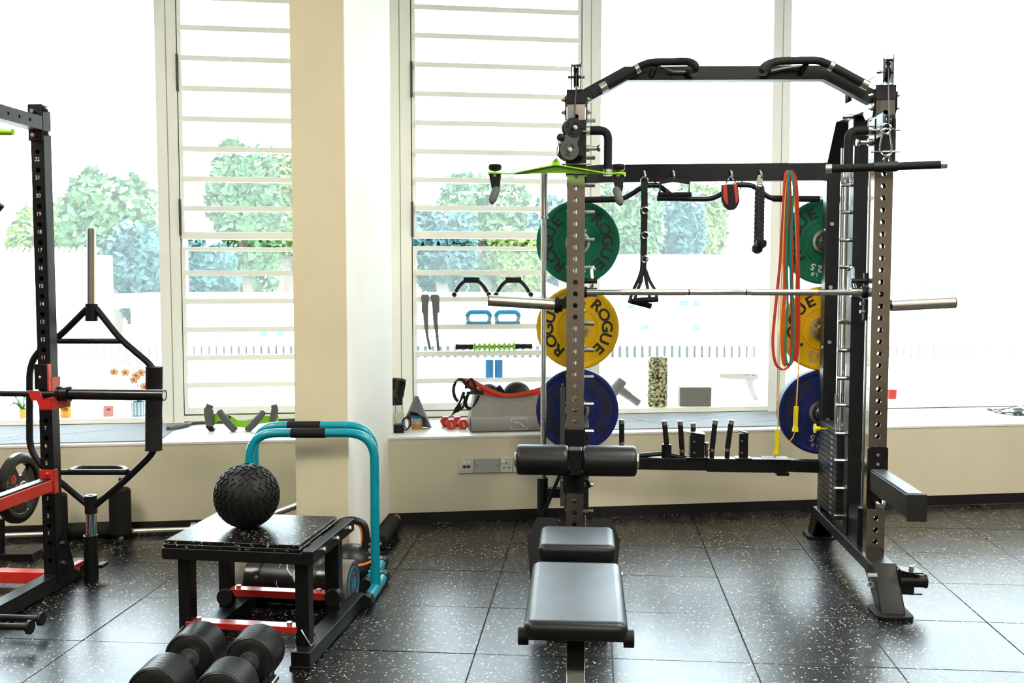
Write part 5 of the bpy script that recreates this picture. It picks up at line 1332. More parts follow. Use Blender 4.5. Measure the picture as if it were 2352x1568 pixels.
sk = thing('foam_stick', 'foam-wrapped steel stick lying along the foot of the pillar', 'stick', (f_+n2)/2-Vec((0,0,.05)))
part('core', MB().cyl(n2, f_, .0115, n=12), 'zinc', sk)
part('foam', MB().lathe(n2+d*Ls*.40, d, [(.012,0),(.036,.002),(.041,.012),(.041,Ls*.48-.012),(.036,Ls*.48-.002),(.012,Ls*.48)], 20), 'foam', sk)
for t in (.12, .90):
    part('cuff', MB().cyl(n2+d*Ls*t, n2+d*(Ls*t+.055), .021, n=16), 'grey_foam', sk)
    part('cuff_ring', MB().torus(n2+d*Ls*t, d, .021, .003).torus(n2+d*(Ls*t+.055), d, .021, .003), 'orange_ring', sk)

# ================================================================== things on the window ledge
def onledge(px, py, z=LEDGE): return L.z(px, py, z)
def lthing(name, label, cat, p, group=None): return thing(name, label, cat, L.m @ Vec((p[0], p[1], p[2])), group, psi=L.psi)
SILL = LEDGE + .034                                    # inner shelf of the fixed windows
VS = WINV + .10
def onsill(px): q = L.v(px, 900, VS); return Vec((q.x, VS, SILL))

# long exercise mats lying flat on the ledge
def flat_mat(label, u0, u1, v0, v1, lines, sk=0):
    o = lthing('exercise_mat', label, 'mat', ((u0+u1)/2, (v0+v1)/2, LEDGE), 'flat mats on the ledge')
    part('mat', MB(L).slab([(u0, v0, LEDGE), (u1+sk, v0, LEDGE), (u1, v1, LEDGE), (u0, v1, LEDGE)], (0,0,.006)), 'mat_dark', o)
    mb = MB(L)
    for (a, b, c, d) in lines:
        mb.beam((a, b, LEDGE+.0062), (c, d, LEDGE+.0062), .004, .0006)
    part('line_print', mb, 'mat_line', o, smooth=False)
ul = onledge(372, 1008).x
flat_mat('grey mat with thin dark lines on the ledge behind the hexagonal bar', ul-1.75, ul, .05, .70,
         [(ul-.62+k*.09, .30+.05*k, ul-.52+k*.09, .40+.05*k) for k in range(3)] + [(ul-.95, .15, ul-.80, .30), (ul-.85, .12, ul-.70, .27), (ul-1.5, .2, ul-1.1, .45), (ul-1.6, .6, ul-1.25, .35)])
ur_ = onledge(2066, 972).x; uc = onledge(1300, 990).x
flat_mat('long grey mat with thin dark lines on the ledge below the wide window', uc, ur_, .10, .70,
         [(uc+.46+.05*k, .55-.12*k, uc+.56+.05*k, .45-.12*k) for k in range(3)] + [(uc+.56, .60, uc+.63, .50), (uc+.9, .40, uc+1.3, .62), (uc+1.3, .62, uc+1.7, .50), (uc+1.2, .25, uc+1.6, .36), (uc+.2, .42, uc+.9, .33), (uc+1.5, .48, uc+1.65, .40)], -.10)

# ---------------------------------------------------- left window shelf: plants, jar, card
p = onsill(318)
op = lthing('orchid_pot', 'peach orchid in a blue and white ribbed pot behind the left window', 'potted plant', p)
part('pot', MB(L).lathe(p, (0,0,1), [(0,0),(.040,0),(.043,.012),(.045,.085),(.040,.090),(.038,.080),(0,.078)], 28), 'pot_blue', op)
for k in range(14):
    a = 2*PI*k/14; c = Vec((.0445*math.cos(a), .0445*math.sin(a), 0))
    part('rib', MB(L).cyl(p+c*.96+Vec((0,0,.010)), p+c+Vec((0,0,.084)), .0045, n=6), 'pot_white', op)
part('soil', MB(L).lathe(p+Vec((0,0,.080)), (0,0,1), [(.040,0),(.03,.012),(0,.016)], 16), 'soil', op)
Z = lambda x, y: L.v(x, y, VS)
for pts in ([(318, 925), (316, 890), (312, 860), (300, 838), (285, 829), (268, 830)], [(320, 925), (321, 885), (320, 850), (313, 825)], [(316, 925), (312, 900), (305, 880), (296, 866)], [(323, 925), (325, 895), (328, 878)]):
    part('stem', MB(L).tube(spline([Z(x, y) for x, y in pts], 4), .0022, 6), 'stem', op)
for (x, y) in ((262, 854), (288, 855), (313, 862), (308, 872), (325, 856), (332, 888)):
    c = Z(x, y)
    fl_ = part('flower', MB(L).sphere(c, .012, 8, 1, .4, .7), 'petal', op)
    mb = MB(L)
    for k in range(5):
        a = 2*PI*k/5+.3; mb.sphere(c+Vec((.016*math.cos(a), 0, .014*math.sin(a))), .013, 8, 1, .3, .9)
    part('petals', mb, 'petal', fl_); part('flower_core', MB(L).sphere(c+Vec((0,-.006,0)), .007, 8), 'petal_core', fl_)
for (dx, dy, h) in ((-.02, 0, .055), (.02, .01, .045)):
    part('leaf', MB(L).strap(spline([p+Vec((0,0,.085)), p+Vec((dx*.6,dy,.085+h)), p+Vec((dx*2.2,dy,.085+h*.7))], 4), (0,1,0), .030, .003), 'leaf_teal', op)
p = onsill(150)
aj = lthing('candle_jar', 'amber glass candle jar with dark script beside the numbered post', 'jar', p)
part('jar', MB(L).lathe(p, (0,0,1), [(0,0),(.030,0),(.033,.006),(.034,.100),(.031,.100),(.030,.008),(0,.006)], 28), 'amber', aj)
part('wax', MB(L).lathe(p+Vec((0,0,.008)), (0,0,1), [(0,0),(.029,0),(.029,.07),(0,.07)], 20), 'terracotta_orange', aj)
mb = MB(L)
for k in range(5):
    x = -.018+k*.008; mb.tube(spline([p+Vec((x, -.0345+abs(x)*.2, .045+.012*(k % 2))), p+Vec((x+.004, -.0345+abs(x)*.2, .062)), p+Vec((x+.008, -.0345+abs(x)*.2, .04))], 3), .0012, 5)
part('script', mb, 'ink', aj)
p = onsill(52)
yp = lthing('small_plant', 'small leafy plant in a yellow pot at the far left window', 'potted plant', p)
part('pot', MB(L).lathe(p, (0,0,1), [(0,0),(.020,0),(.024,.055),(.021,.055),(.019,.05),(0,.05)], 20), 'ochre', yp)
for (dx, dz_) in ((-.075, .045), (-.05, .07), (.05, .05), (.075, .03), (.03, .085)):
    part('leaf', MB(L).strap(spline([p+Vec((0,0,.05)), p+Vec((dx*.5,-.01,.05+dz_)), p+Vec((dx,-.02,.05+dz_*.7))], 4), (0,1,.3), .026, .003), 'leaf', yp)
part('twig', MB(L).tube(spline([p+Vec((0,0,.05)), p+Vec((-.03,0,.11)), p+Vec((-.05,0,.15)), p+Vec((-.06,0,.17))], 4), .004, 6), 'bark', yp)
p = onsill(247)
cd = lthing('gift_card', 'small pink card with a tiny red motif on the left window shelf', 'card', p)
part('card', MB(L).slab([p+Vec((-.030,0,0)), p+Vec((.030,0,0)), p+Vec((.030,.012,.065)), p+Vec((-.030,.012,.065))], (0,.002,0)), 'card_pink', cd)
part('motif', MB(L).prism(p+Vec((-.004,.0065,.042)), (1,0,0), (0,.18,1), circ(.007, 10), .0008).prism(p+Vec((.006,.0065,.042)), (1,0,0), (0,.18,1), circ(.007, 10), .0008), 'red_matte', cd)

# ---------------------------------------------------- multi-grip pulley bar on the left part of the ledge
q0 = onledge(560, 990)
ml = lthing('multi_grip_bar', 'lime green multi-grip bar with four grey padded handles on the ledge', 'pulley attachment', q0)
vb_ = q0.y + .05
g_ = lambda x, y, v=0: L.v(x, y, vb_+v)
part('plate', MB(L).strap([g_(487, 967), g_(500, 958), g_(528, 961), g_(545, 972), g_(568, 974), g_(590, 966), g_(612, 962), g_(640, 962)], (.2,0,1), .040, .005), 'lime', ml)
part('bolt', MB(L).sphere(g_(524, 958, -.01), .006, 8).sphere(g_(565, 964, -.01), .008, 10), 'zinc', ml)
def padgrip(pts, r, sc): part('grip', MB(L).tube(spline([g_(x, y, v) for x, y, v in pts], 4), r, 12, scale=[sc[min(len(sc)-1, int(i/4))] for i in range(4*(len(pts)-1)+1)]), 'grey_foam', ml)
padgrip([(483, 929, -.02), (479, 940, -.02), (481, 962, -.02), (484, 978, -.02)], .026, [.8, 1.05, 1.0, .75])
padgrip([(504, 945, -.03), (515, 960, -.05), (530, 978, -.06), (541, 989, -.06)], .022, [.9, 1, .95, .8])
padgrip([(604, 947, -.02), (594, 960, -.05), (580, 976, -.06), (566, 989, -.06)], .021, [.9, 1, .95, .7])
padgrip([(629, 929, -.02), (631, 940, -.02), (628, 958, -.02), (625, 968, -.02)], .020, [.9, 1.05, 1.0, .8])
part('bracket', MB(L).beam(g_(478, 975, -.02), g_(490, 990, -.02), .03, .03).beam(g_(512, 952), g_(528, 962), .02, .03), 'rubber', ml)
e0_ = onledge(386, 985, LEDGE+.012); rv = e0_.y
gb = lthing('grey_foam_bar', 'slim grey bar with a foam grip end on the ledge by the left mullion', 'pulley attachment', Vec((e0_.x, rv, LEDGE)))
ra = Vec((e0_.x, rv, LEDGE+.014)); rb2 = onledge(430, 976, LEDGE+.012); rc = Vec((L.v(678, 966, WINV-.05).x, WINV-.05, LEDGE+.010))
rb2.z = LEDGE+.013; md = Vec((onledge(470, 970).x, (rb2.y+rc.y)/2+.03, LEDGE+.011))
part('tube', MB(L).tube(spline([rb2, md, rc], 6), .0095, 10), 'dark_grey', gb)
part('grip', MB(L).cyl(ra, rb2, .0138, n=14), 'grey_foam', gb)

# ---------------------------------------------------- centre ledge, next to the pillar
c0 = onledge(912, 976); 
bx = lthing('white_box', 'white carton under the black massage device beside the pillar', 'box', c0)
xa = L.v(893, 960, c0.y).x; xb = L.v(927, 960, c0.y).x; zt_ = L.v(915, 931, c0.y).z; zm_ = L.v(915, 947, c0.y).z
part('lower_carton', MB(L).box(xa, xb+.004, c0.y, c0.y+.09, LEDGE, zm_), 'socket', bx, bevel=.001)
part('upper_carton', MB(L).box(xa, xb, c0.y, c0.y+.09, zm_, zt_), 'white_plastic', bx, bevel=.001)
part('print_bar', MB(L).box(xb-.009, xb-.006, c0.y-.0006, c0.y, zm_+.004, zt_-.002), 'ink', bx, smooth=False)
dv = lthing('massage_cuff', 'black glossy padded cuff device standing on the white carton', 'massager', Vec((xb-.05, c0.y+.045, zt_)))
q = lambda x, y, v=.03: L.v(x, y, c0.y+v)
part('base', MB(L).box(xa, L.v(925, 920, c0.y).x, c0.y+.005, c0.y+.085, zt_, L.v(915, 914, c0.y).z), 'rubber', dv, bevel=.006)
part('cuff', MB(L).lathe(q(910, 914), q(917, 868)-q(910, 914), [(.035,0),(.044,.01),(.050,.07),(.048,.118),(.040,.120),(.036,.10),(.0,.095)], 20), 'black_gloss', dv, angle=60)
part('flap', MB(L).slab([q(922, 872, -.025), q(932, 878, -.01), q(925, 912, -.005), q(915, 916, -.02)], (0,.006,0)), 'black_gloss', dv)
cc = onledge(914, 994)
ch = lthing('charger', 'black charger plug with a bundled cable on the ledge corner', 'charger', cc)
part('plug', MB(L).box(cc.x-.025, cc.x+.035, cc.y-.01, cc.y+.045, LEDGE, LEDGE+.050).box(cc.x-.01, cc.x+.02, cc.y-.02, cc.y-.01, LEDGE+.012, LEDGE+.03), 'rubber', ch, bevel=.006)
pc2 = onledge(934, 988)
for k in range(5):
    cpt = Vec((pc2.x+.004*k-.008, pc2.y+.012*k-.02, LEDGE+.040+.003*(k % 2)))
    part('cable_turn', MB(L).tube([cpt+Vec((.021*math.cos(t*PI/8)*(1+.15*math.sin(k)), .01*math.sin(t*PI/8+k), .036*math.sin(t*PI/8))) for t in range(16)], .0022, 6, closed=True), 'rubber', ch)
part('cable', MB(L).tube(spline([cc+Vec((-.01,.03,.05)), L.v(906, 960, c0.y-.01), L.v(909, 940, c0.y-.01), L.v(906, 925, c0.y-.01), L.v(902, 915, c0.y+.0)], 5), .0018, 6), 'grey_foam', ch)
tc_ = onledge(957, 984)
can = lthing('drink_can', 'tin with a blue cap and orange label under the grey towel', 'tin', tc_)
part('label_band', MB(L).lathe(tc_, (0,0,1), [(0,0),(.033,0),(.034,.003),(.034,.030),(0,.030)], 24), 'can_orange', can)
part('body', MB(L).lathe(tc_+Vec((0,0,.03)), (0,0,1), [(.034,0),(.034,.032),(.032,.034)], 24), 'can_grey', can)
part('cap', MB(L).lathe(tc_+Vec((0,0,.062)), (0,0,1), [(.030,0),(.030,.018),(.026,.020),(0,.020)], 24), 'can_blue', can)
mb = MB(L)
for k in range(3): mb.torus(tc_+Vec((.022,-.0265,.045+k*.010)), (-.3,1,0), .0042, .0012, 10, 5)
part('label_print', mb, 'can_orange', can)
tw = MB(L); ap = L.v(957, 911, tc_.y); n = 26; rows = 9; vs = []; fs = []
for i in range(rows):
    t = i/(rows-1)
    for k in range(n):
        a = 2*PI*k/n
        front = max(0, math.cos(a+PI/2+.25))
        rx = (.012+.060*t)*(1+.16*math.sin(5*a)*t); ry = (.010+.045*t)*(1+.14*math.cos(4*a)*t)
        drop = (ap.z-LEDGE-.004)*t*(1-.50*front*(1 if math.cos(a-.9) < .75 else .3)) * (1 - .32*max(0, math.cos(a-PI)))
        vs.append((ap.x+rx*math.cos(a)+.010*t, tc_.y+ry*math.sin(a), ap.z-drop+.004*(1-t)))
for i in range(rows-1):
    for k in range(n): fs.append((i*n+k, (i+1)*n+k, (i+1)*n+(k+1) % n, i*n+(k+1) % n))
fs.append(tuple(range(n)))
tw.add(vs, fs)
to = solo('towel', tw, 'towel', 'grey towel draped like a tent over the tin', 'towel', angle=80)
so_ = to.modifiers.new('thick', 'SOLIDIFY'); so_.thickness = .005

# red hexagonal dumbbells
for (xf, yf, lab) in ((1036.5, 972, 'small red hexagonal dumbbell, the left of the two on the ledge'), (1064, 972, 'small red hexagonal dumbbell touching the rolled mat')):
    rr_ = .034
    c = onledge(xf, yf+14); cz = LEDGE+rr_*.87
    o = lthing('hex_dumbbell', lab, 'dumbbell', Vec((c.x, c.y, LEDGE)), 'red dumbbells on the ledge')
    for t in (0, .11):
        off = Vec((c.x-.22*t, c.y+t, cz)); pol = [(rr_*math.cos(PI/3*k), rr_*math.sin(PI/3*k)) for k in range(6)]
        part('head', MB(L).prism(off+Vec((0,.045,0)), (1,0,0), (0,0,1), pol, .045), 'red_matte', o, bevel=.005)
    part('handle', MB(L).cyl((c.x-.008, c.y+.04, cz), (c.x-.024, c.y+.115, cz), .0115, n=12), 'red_matte', o)
    mb = MB(L)
    letters(mb, '2', (c.x+.001, c.y-.0008, cz+.004), (.9,0,.4), (-.4,0,.9), .020, .002); letters(mb, 'kg', (c.x+.005, c.y-.0008, cz-.009), (.9,0,.4), (-.4,0,.9), .012, .001)
    part('weight_print', mb, 'white_ink', o, smooth=False)

# rolled mat and the felt tote bag with its contents
rz = .043; ra_ = onledge(1082, 994); 
rm = lthing('rolled_mat', 'grey rolled yoga mat with a white outlined logo on the ledge edge', 'mat', Vec((ra_.x+.3, ra_.y+.03, LEDGE)))
rv_ = ra_.y+.030; xe = L.v(1310, 977, rv_).x
part('roll', MB(L).lathe((ra_.x, rv_, LEDGE+rz), (1,0,0), [(0,0),(rz,0),(rz,xe-ra_.x),(0,xe-ra_.x)], 36), 'mat_grey', rm)
mb = MB(L); pts = []
for t in range(90):
    a = t*.42; r__ = .004+.038*t/90; pts.append(Vec((ra_.x-.0006, rv_+r__*math.cos(a), LEDGE+rz+r__*math.sin(a))))
part('spiral_edge', mb.tube(pts, .0011, 4), 'mat_line', rm)
lc_ = L.v(1194, 978, rv_-.04)
def on_roll(x, z, lift): a = math.asin(max(-1, min(1, (z-LEDGE-rz)/lift))); return Vec((x, rv_-lift*math.cos(a), LEDGE+rz+lift*math.sin(a)))
mb = MB(L); mb.tube([on_roll(lc_.x+a, LEDGE+rz+.004+b, rz+.0005) for a, b in rrect(.098, .062, .014)], .0012, 5, closed=True)
for sw in ([(-.034,.016),(-.022,.010),(-.012,.006)], [(-.006,.016),(.004,.004),(.016,-.008),(.034,-.018)]):
    mb.tube([on_roll(lc_.x+a, LEDGE+rz+.004+b, rz+.0004) for a, b in sw], .0022, 5, scale=[.5]+[1]*(len(sw)-2)+[.4])
part('logo', mb, 'white_ink', rm)
bv = ra_.y+.13
bl, br = L.v(1080, 965, bv).x, L.v(1262, 965, bv).x; bt = L.v(1160, 908, bv).z
bag = lthing('felt_tote', 'grey felt tote bag full of straps behind the rolled mat', 'bag', Vec(((bl+br)/2, bv+.09, LEDGE)))
dp = .17; ins = .012
out_b = [(bl-.012, bv), (br, bv), (br, bv+dp), (bl-.012, bv+dp)]; out_t = [(bl+.028, bv+.02), (br+.01, bv+.02), (br+.01, bv+dp-.02), (bl+.028, bv+dp-.02)]
vs = [(x, y, LEDGE) for x, y in out_b]+[(x, y, bt) for x, y in out_t]+[(x+ins*(1 if i in (0, 3) else -1), y+ins*(1 if i < 2 else -1), bt) for i, (x, y) in enumerate(out_t)]+[(x+ins*(1 if i in (0, 3) else -1), y+ins*(1 if i < 2 else -1), LEDGE+.03) for i, (x, y) in enumerate(out_b)]
fs = [(3,2,1,0)]+[(i, (i+1) % 4, 4+(i+1) % 4, 4+i) for i in range(4)]+[(4+i, 4+(i+1) % 4, 8+(i+1) % 4, 8+i) for i in range(4)]+[(8+i, 8+(i+1) % 4, 12+(i+1) % 4, 12+i) for i in range(4)]+[(12,13,14,15)]
part('body', MB(L).add(vs, fs), 'bag_felt', bag, bevel=.006)
part('rim', MB(L).tube([Vec((x, y, bt)) for x, y in out_t], .005, 6, closed=True), 'bag_lining', bag)
bq = lambda x, y, v=.06: L.v(x, y, bv+v)
def grown(o, name, mb, m_, **k): return part(name, mb, m_, o, **k)
dome = lthing('balance_pod', 'black ribbed half-dome ball sticking out of the tote bag', 'ball', Vec((bq(1122, 900).x, bv+.09, LEDGE+.05)))
c = bq(1122, 901, .09); part('dome', MB(L).sphere(c, .062, 24, 1, .8, .85), 'rubber', dome); part('seam', MB(L).torus(c+Vec((0,0,.012)), (-.22,0,1), .0605, .0022, 32), 'ink', dome)
hel = lthing('neck_pad', 'larger black rounded pad at the right of the tote bag', 'pad', Vec((bq(1187, 905).x, bv+.10, LEDGE+.04)))
c = bq(1187, 906, .10); part('pad', MB(L).sphere(c, .086, 24, 1, .7, .92), 'rubber', hel); part('cut_face', MB(L).sphere(c+Vec((.01,-.028,-.004)), .070, 20, 1, .5, .9), 'vinyl', hel)
part('buckle', MB(L).box(c.x+.035, c.x+.060, c.y-.075, c.y-.06, c.z-.0, c.z+.018).box(c.x-.01, c.x+.008, c.y-.075, c.y-.06, c.z-.012, c.z+.004), 'white_plastic', hel, bevel=.003)
rl_ = lthing('foam_grip', 'short ribbed black foam grip between the two pads in the tote', 'handle', Vec((bq(1150, 900).x, bv+.05, LEDGE+.05)))
a = bq(1143, 887, .03); b = bq(1157, 905, .03); part('grip', MB(L).cyl(a, b, .017, n=16), 'foam', rl_)
for k in range(4): part('rib', MB(L).torus(a+(b-a)*(.15+.22*k), (b-a), .0172, .0016, 20, 5), 'dark_grey', rl_)
rs = lthing('red_strap', 'bright red flat resistance straps lying across the top of the tote', 'strap', Vec((bq(1150, 905).x, bv+.03, bt)))
for pts in ([(1066, 873), (1085, 876), (1110, 888), (1135, 899), (1160, 907), (1200, 904), (1245, 892)], [(1068, 886), (1090, 892), (1120, 903), (1160, 908), (1210, 905), (1250, 900)], [(1070, 880), (1095, 884), (1130, 901), (1175, 908), (1225, 898)]):
    part('band', MB(L).strap(spline([bq(x, y, .0+.012*(pts[0][1] % 3)) for x, y in pts], 4), (0,.25,1), .022, .003), 'red_band', rs)
bw = lthing('black_harness', 'tangled black webbing harness hanging over the left side of the tote', 'strap', Vec((bq(1060, 940).x, bv-.02, LEDGE)))
for pts in ([(1102, 902), (1080, 890), (1068, 880), (1062, 872), (1050, 873), (1042, 890), (1044, 910), (1052, 922)], [(1092, 893), (1088, 878), (1080, 871), (1073, 880), (1070, 892)], [(1100, 908), (1092, 925), (1080, 938), (1070, 930), (1072, 912)], [(1066, 900), (1060, 915), (1050, 935), (1044, 945), (1038, 953)], [(1075, 905), (1068, 925), (1058, 938), (1048, 945), (1038, 953)], [(1062, 905), (1068, 918), (1056, 932), (1060, 938), (1072, 928)], [(1072, 903), (1085, 902), (1100, 902), (1110, 900)]):
    part('webbing', MB(L).strap(spline([bq(x, y, -.035+.006*(x % 4)) for x, y in pts], 4), (.7,.3,.6), .019, .004), 'webbing', bw)
part('clip', MB(L).box(bq(1085, 895, -.05).x-.012, bq(1085, 895, -.05).x+.012, bv-.052, bv-.042, bq(1085, 900).z, bq(1085, 890).z), 'dark_grey', bw, bevel=.003)

# ---------------------------------------------------- things on the window bars
BV_ = (BARV+WINV-.004)/2
bt_ = {y: z+.016 for y, z in zip(up3+lo3, bars3)}
wq = lambda x, y, v=BV_: L.v(x, y, v)
for (x0, x1, lab) in ((1043, 1122, 'black arched push-up bar at the left on the window bar'), (1139, 1218, 'black arched push-up bar at the right on the window bar')):
    zb = bt_[687.6]; a = wq(x0, 680); b = wq(x1, 680); t = wq((x0+x1)/2, 643); w2 = b.x-a.x
    o = lthing('push_up_arch', lab, 'push-up bar', Vec(((a.x+b.x)/2, BV_, zb)), 'black push-up bars on the window bar')
    part('arch', MB(L).tube(fillet([(a.x, BV_, zb+.012), (a.x+w2*.10, BV_, zb+.055), (a.x+w2*.30, BV_, t.z), (b.x-w2*.30, BV_, t.z), (b.x-w2*.10, BV_, zb+.055), (b.x, BV_, zb+.012)], .05, 5), .0135, 12), 'black_steel', o)
    part('grip', MB(L).cyl((a.x+w2*.27, BV_, t.z), (b.x-w2*.27, BV_, t.z), .0185, n=16), 'foam', o)
    for x in (a.x, b.x):
        part('foot', MB(L).cyl((x, BV_-.018, zb+.014), (x, BV_+.018, zb+.016), .018, n=16), 'rubber', o)
        part('foot_ring', MB(L).torus((x, BV_-.018, zb+.014), (0,1,0), .016, .003), 'chrome', o)
for (x0, x1, lab) in ((1070, 1129, 'blue and grey push-up grip at the left on the window bar'), (1136, 1195, 'blue and grey push-up grip at the right on the window bar')):
    zb = bt_[751]; a = wq(x0, 745); b = wq(x1, 745); zt2 = wq(x0, 715).z; w2 = b.x-a.x
    o = lthing('push_up_grip', lab, 'push-up bar', Vec(((a.x+b.x)/2, BV_, zb)), 'blue push-up grips on the window bar')
    part('base', MB(L).prism(((a.x+b.x)/2, BV_, zb), (1,0,0), (0,1,0), rrect(w2, .05, .02), .018), 'blue_grip', o, bevel=.003)
    part('frame', MB(L).tube(fillet([(a.x+.022, BV_, zb+.012), (a.x+.008, BV_, zb+.04), (a.x+.02, BV_, zt2-.008), (b.x-.02, BV_, zt2-.008), (b.x-.008, BV_, zb+.04), (b.x-.022, BV_, zb+.012)], .03, 5), .0125, 10), 'grey_plastic', o)
    part('handle', MB(L).tube(fillet([(a.x+.006, BV_, zt2-.035), (a.x+.022, BV_, zt2-.004), (b.x-.022, BV_, zt2-.004), (b.x-.006, BV_, zt2-.035)], .03, 5), .0150, 12), 'blue_grip', o)
zb = bt_[813]; a = wq(1046, 800); b = wq(1222, 800)
o = lthing('massage_stick', 'green beaded massage roller stick with black handles on the window bar', 'massage stick', Vec(((a.x+b.x)/2, BV_, zb)))
x1_, x2_ = wq(1087, 800).x, wq(1183, 800).x; zc = zb+.026
part('rod', MB(L).cyl((a.x+.02, BV_, zc), (b.x-.02, BV_, zc), .007, n=10), 'rubber', o)
for (p0_, p1_) in ((a.x, x1_), (x2_, b.x)):
    part('handle', MB(L).lathe((p0_, BV_, zc), (1,0,0), [(0,0),(.018,0),(.018,(p1_-p0_)*.2),(.0155,(p1_-p0_)*.35),(.018,(p1_-p0_)*.5),(.0155,(p1_-p0_)*.7),(.017,p1_-p0_),(0,p1_-p0_)], 16), 'rubber', o)
for k in range(9):
    x = x1_+.008+(x2_-x1_-.016)*k/8
    part('bead', MB(L).lathe((x-.0135, BV_, zc), (1,0,0), [(.007,0),(.018,.002),(.018,.007),(.027,.009),(.027,.018),(.018,.020),(.018,.025),(.007,.027)], 10), 'lime', o)
for (x, lab) in ((1124, 'light blue foam cylinder, the left of the two on the window bar'), (1145.5, 'light blue foam cylinder, the right of the two on the window bar')):
    zb = bt_[875]; c = wq(x, 860); h = wq(x, 826).z-zb
    o = lthing('blue_cylinder', lab, 'foam grip', Vec((c.x, BV_, zb)), 'blue foam cylinders on the window bar')
    part('foam', MB(L).lathe((c.x, BV_, zb), (0,0,1), [(.012,0),(.025,0),(.026,.002),(.026,h-.002),(.025,h),(.012,h),(.012,0)], 24), 'blue_foam', o)
for (x, ye, w0, lab) in ((976, 803, 0, 'grey lifting strap at the left over the window bar'), (998, 806, 1, 'grey lifting strap at the right over the window bar')):
    zb = bt_[687.6]; c = wq(x, 690)
    o = lthing('lifting_strap', lab, 'strap', Vec((c.x, BARV, zb-.3)), 'lifting straps over the window bar')
    f = BARV-.006
    part('long_tail', MB(L).sweep([Vec((c.x, BV_+.03, zb-.02)), Vec((c.x, BV_+.03, zb+.003)), Vec((c.x, f, zb+.004)), Vec((c.x+.002, f, zb-.04)), L.v(x+2, 735, f), L.v(x+5+w0, 770, f), L.v(x+12-3*w0, ye, f)], [(-.002,-.019),(.002,-.019),(.002,.019),(-.002,.019)], up=(1,0,0), scale=[1,1,1,1,.75,.45,.45]), 'towel', o)
    part('short_loop', MB(L).strap([Vec((c.x+(-.008 if not w0 else .014), f-.004, zb+.008)), Vec((c.x+(-.008 if not w0 else .014), f-.006, zb-.10))], (1,0,0), .030, .004), 'towel', o)
    part('knot', MB(L).box(c.x-.024, c.x+.024, f-.008, f+.016, zb-.012, zb+.016), 'towel', o, bevel=.005)

# ---------------------------------------------------- shelf of the wide window
q = lambda x, y, v=VS: L.v(x, y, v)
mgn = lthing('massage_gun', 'dark grey massage gun lying tilted beside the blue plate', 'massage gun', Vec((q(1440, 930).x, VS, SILL)))
a, b = q(1402, 908), q(1430, 872)
part('head', MB(L).tube([a, a+(b-a)*.1, a+(b-a)*.9, b], .037, 20, scale=[.85, 1, 1, .85]), 'gun_grey', mgn)
part('handle', MB(L).tube([q(1420, 892), q(1443, 908), q(1444, 909), q(1467, 926)], .026, 18, scale=[1.25, 1.1, 1.0, .95]), 'gun_grey', mgn)
part('handle_ring', MB(L).torus(q(1443, 908.5), q(1467, 926)-q(1420, 892), .0268, .0012, 24), 'ink', mgn)
p = onsill(1510); h = q(1510, 820).z-SILL
rf = lthing('foam_roller', 'camouflage patterned foam roller standing on the window shelf', 'foam roller', p)
prof = [(.045,0),(.062,0),(.066,.006)]
for k in range(11):
    z0_ = .012+(h-.03)*k/11; z1_ = .012+(h-.03)*(k+.82)/11
    prof += [(.0675 if k % 3 else .066, z0_), (.0675 if k % 3 else .066, z1_), (.0625, z1_+.002), (.0625, z1_+.004)]
prof += [(.066, h-.010), (.062, h), (.047, h), (.045, h-.01), (.045, 0)]
part('foam', MB(L).lathe(p, (0,0,1), prof, 36), 'camo_foam', rf)
part('core', MB(L).lathe(p, (0,0,1), [(.040,.004),(.0455,.002),(.0455,h-.006),(.040,h-.006)], 28), 'ink', rf)
b0, b1 = q(1558, 930), q(1632, 930)
yb = lthing('yoga_block', 'grey foam yoga block with a small diamond mark on the window shelf', 'yoga block', Vec(((b0.x+b1.x)/2, VS, SILL)))
hh = q(1595, 888).z-SILL
bf = Fr(0, 0, 0); c = Vec(((b0.x+b1.x)/2, VS, SILL+hh/2)); ax = Vec((.99, -.12, 0)).normalized(); ay = Vec((.12, .99, 0)).normalized()
part('block', MB(L).obox(c, ax*(b1.x-b0.x)*.475, ay*.038, Vec((0,0,hh/2))), 'block_grey', yb, bevel=.006)
dm = c - ay*.0386 + ax*(b1.x-b0.x)*.34 - Vec((0,0,hh*.15))
part('diamond_mark', MB(L).tube([dm+ax*.012, dm+Vec((0,0,.014)), dm-ax*.012, dm-Vec((0,0,.014))], .0008, 4, closed=True), 'ink', yb)
ww_ = lthing('white_scanner', 'white pistol-shaped device on its stand on the window shelf', 'device', Vec((q(1728, 930).x, VS, SILL)))
part('barrel', MB(L).slab([q(x, y) for x, y in ((1654, 858), (1742, 857), (1742, 868), (1734, 874), (1715, 872), (1700, 871), (1682, 871), (1655, 868))][::-1], (0,.045,0)), 'white_plastic', ww_, bevel=.004)
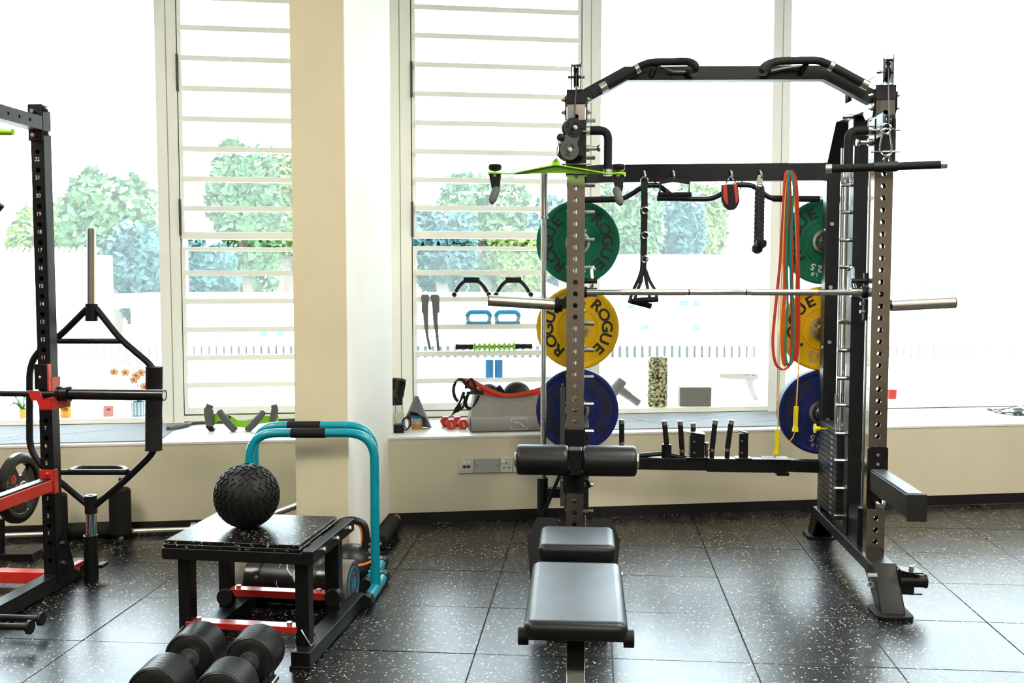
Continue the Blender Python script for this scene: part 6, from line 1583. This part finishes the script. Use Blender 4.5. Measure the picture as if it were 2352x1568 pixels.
part('grip', MB(L).slab([q(x, y) for x, y in ((1712, 871), (1731, 873), (1730, 890), (1743, 918), (1731, 920), (1722, 898))][::-1], (0,.036,0)), 'white_plastic', ww_, bevel=.004)
part('trigger', MB(L).tube([q(1711, 874), q(1710, 880), q(1712, 882)], .003, 6), 'grey_plastic', ww_)
part('foot', MB(L).lathe(Vec((q(1728, 930).x, VS+.02, SILL)), (0,0,1), [(0,0),(.052,0),(.052,.006),(.03,.022),(0,.026)], 24), 'white_plastic', ww_)
part('power_light', MB(L).cyl(q(1730, 862, VS-.001), q(1730, 862, VS-.003), .0042, n=10), 'leaf_teal', ww_)
mb = MB(L); letters(mb, 'PUREMASS', q(1715, 861, VS-.001), (1,0,0), (0,0,1), .010, 0)
part('maker_print', mb, 'grey_ink', ww_, smooth=False)
p = onsill(2049)
rc_ = lthing('red_candle', 'red candle in a clear glass right of the rack', 'candle', p)
part('glass', MB(L).lathe(p, (0,0,1), [(0,0),(.030,0),(.033,.01),(.036,.095),(.034,.095),(.031,.012),(0,.010)], 24), 'jar_glass', rc_)
part('wax', MB(L).lathe(p+Vec((0,0,.022)), (0,0,1), [(0,0),(.029,0),(.0325,.066),(0,.066)], 24), 'red_cup', rc_)
cl_ = onledge(2285, 950)
zt3 = MB(L); vs = []; fs = []; nx, ny = 18, 10
for j in range(ny):
    for i in range(nx):
        s_, t_ = i/(nx-1), j/(ny-1)
        x = cl_.x+.03+(s_*.45)*(1-.15*t_)+.08*abs(t_-.45)*(1-s_); y = cl_.y-.10+t_*.30-.05*s_
        env = min(1, 5*s_, 5*t_, 5*(1-t_), 5*(1-s_))
        vs.append((x, y, LEDGE+.003+.030*env*(.6+.4*math.sin(9*s_+4*t_)*math.cos(7*t_))))
for j in range(ny-1):
    for i in range(nx-1): fs.append((j*nx+i, j*nx+i+1, (j+1)*nx+i+1, (j+1)*nx+i))
zt3.add(vs, fs); o = solo('patterned_cloth', zt3, 'zebra_cloth', 'crumpled black and white patterned cloth at the right end of the ledge', 'cloth', angle=80)
m__ = o.modifiers.new('thick', 'SOLIDIFY'); m__.thickness = .006; m__.offset = 1
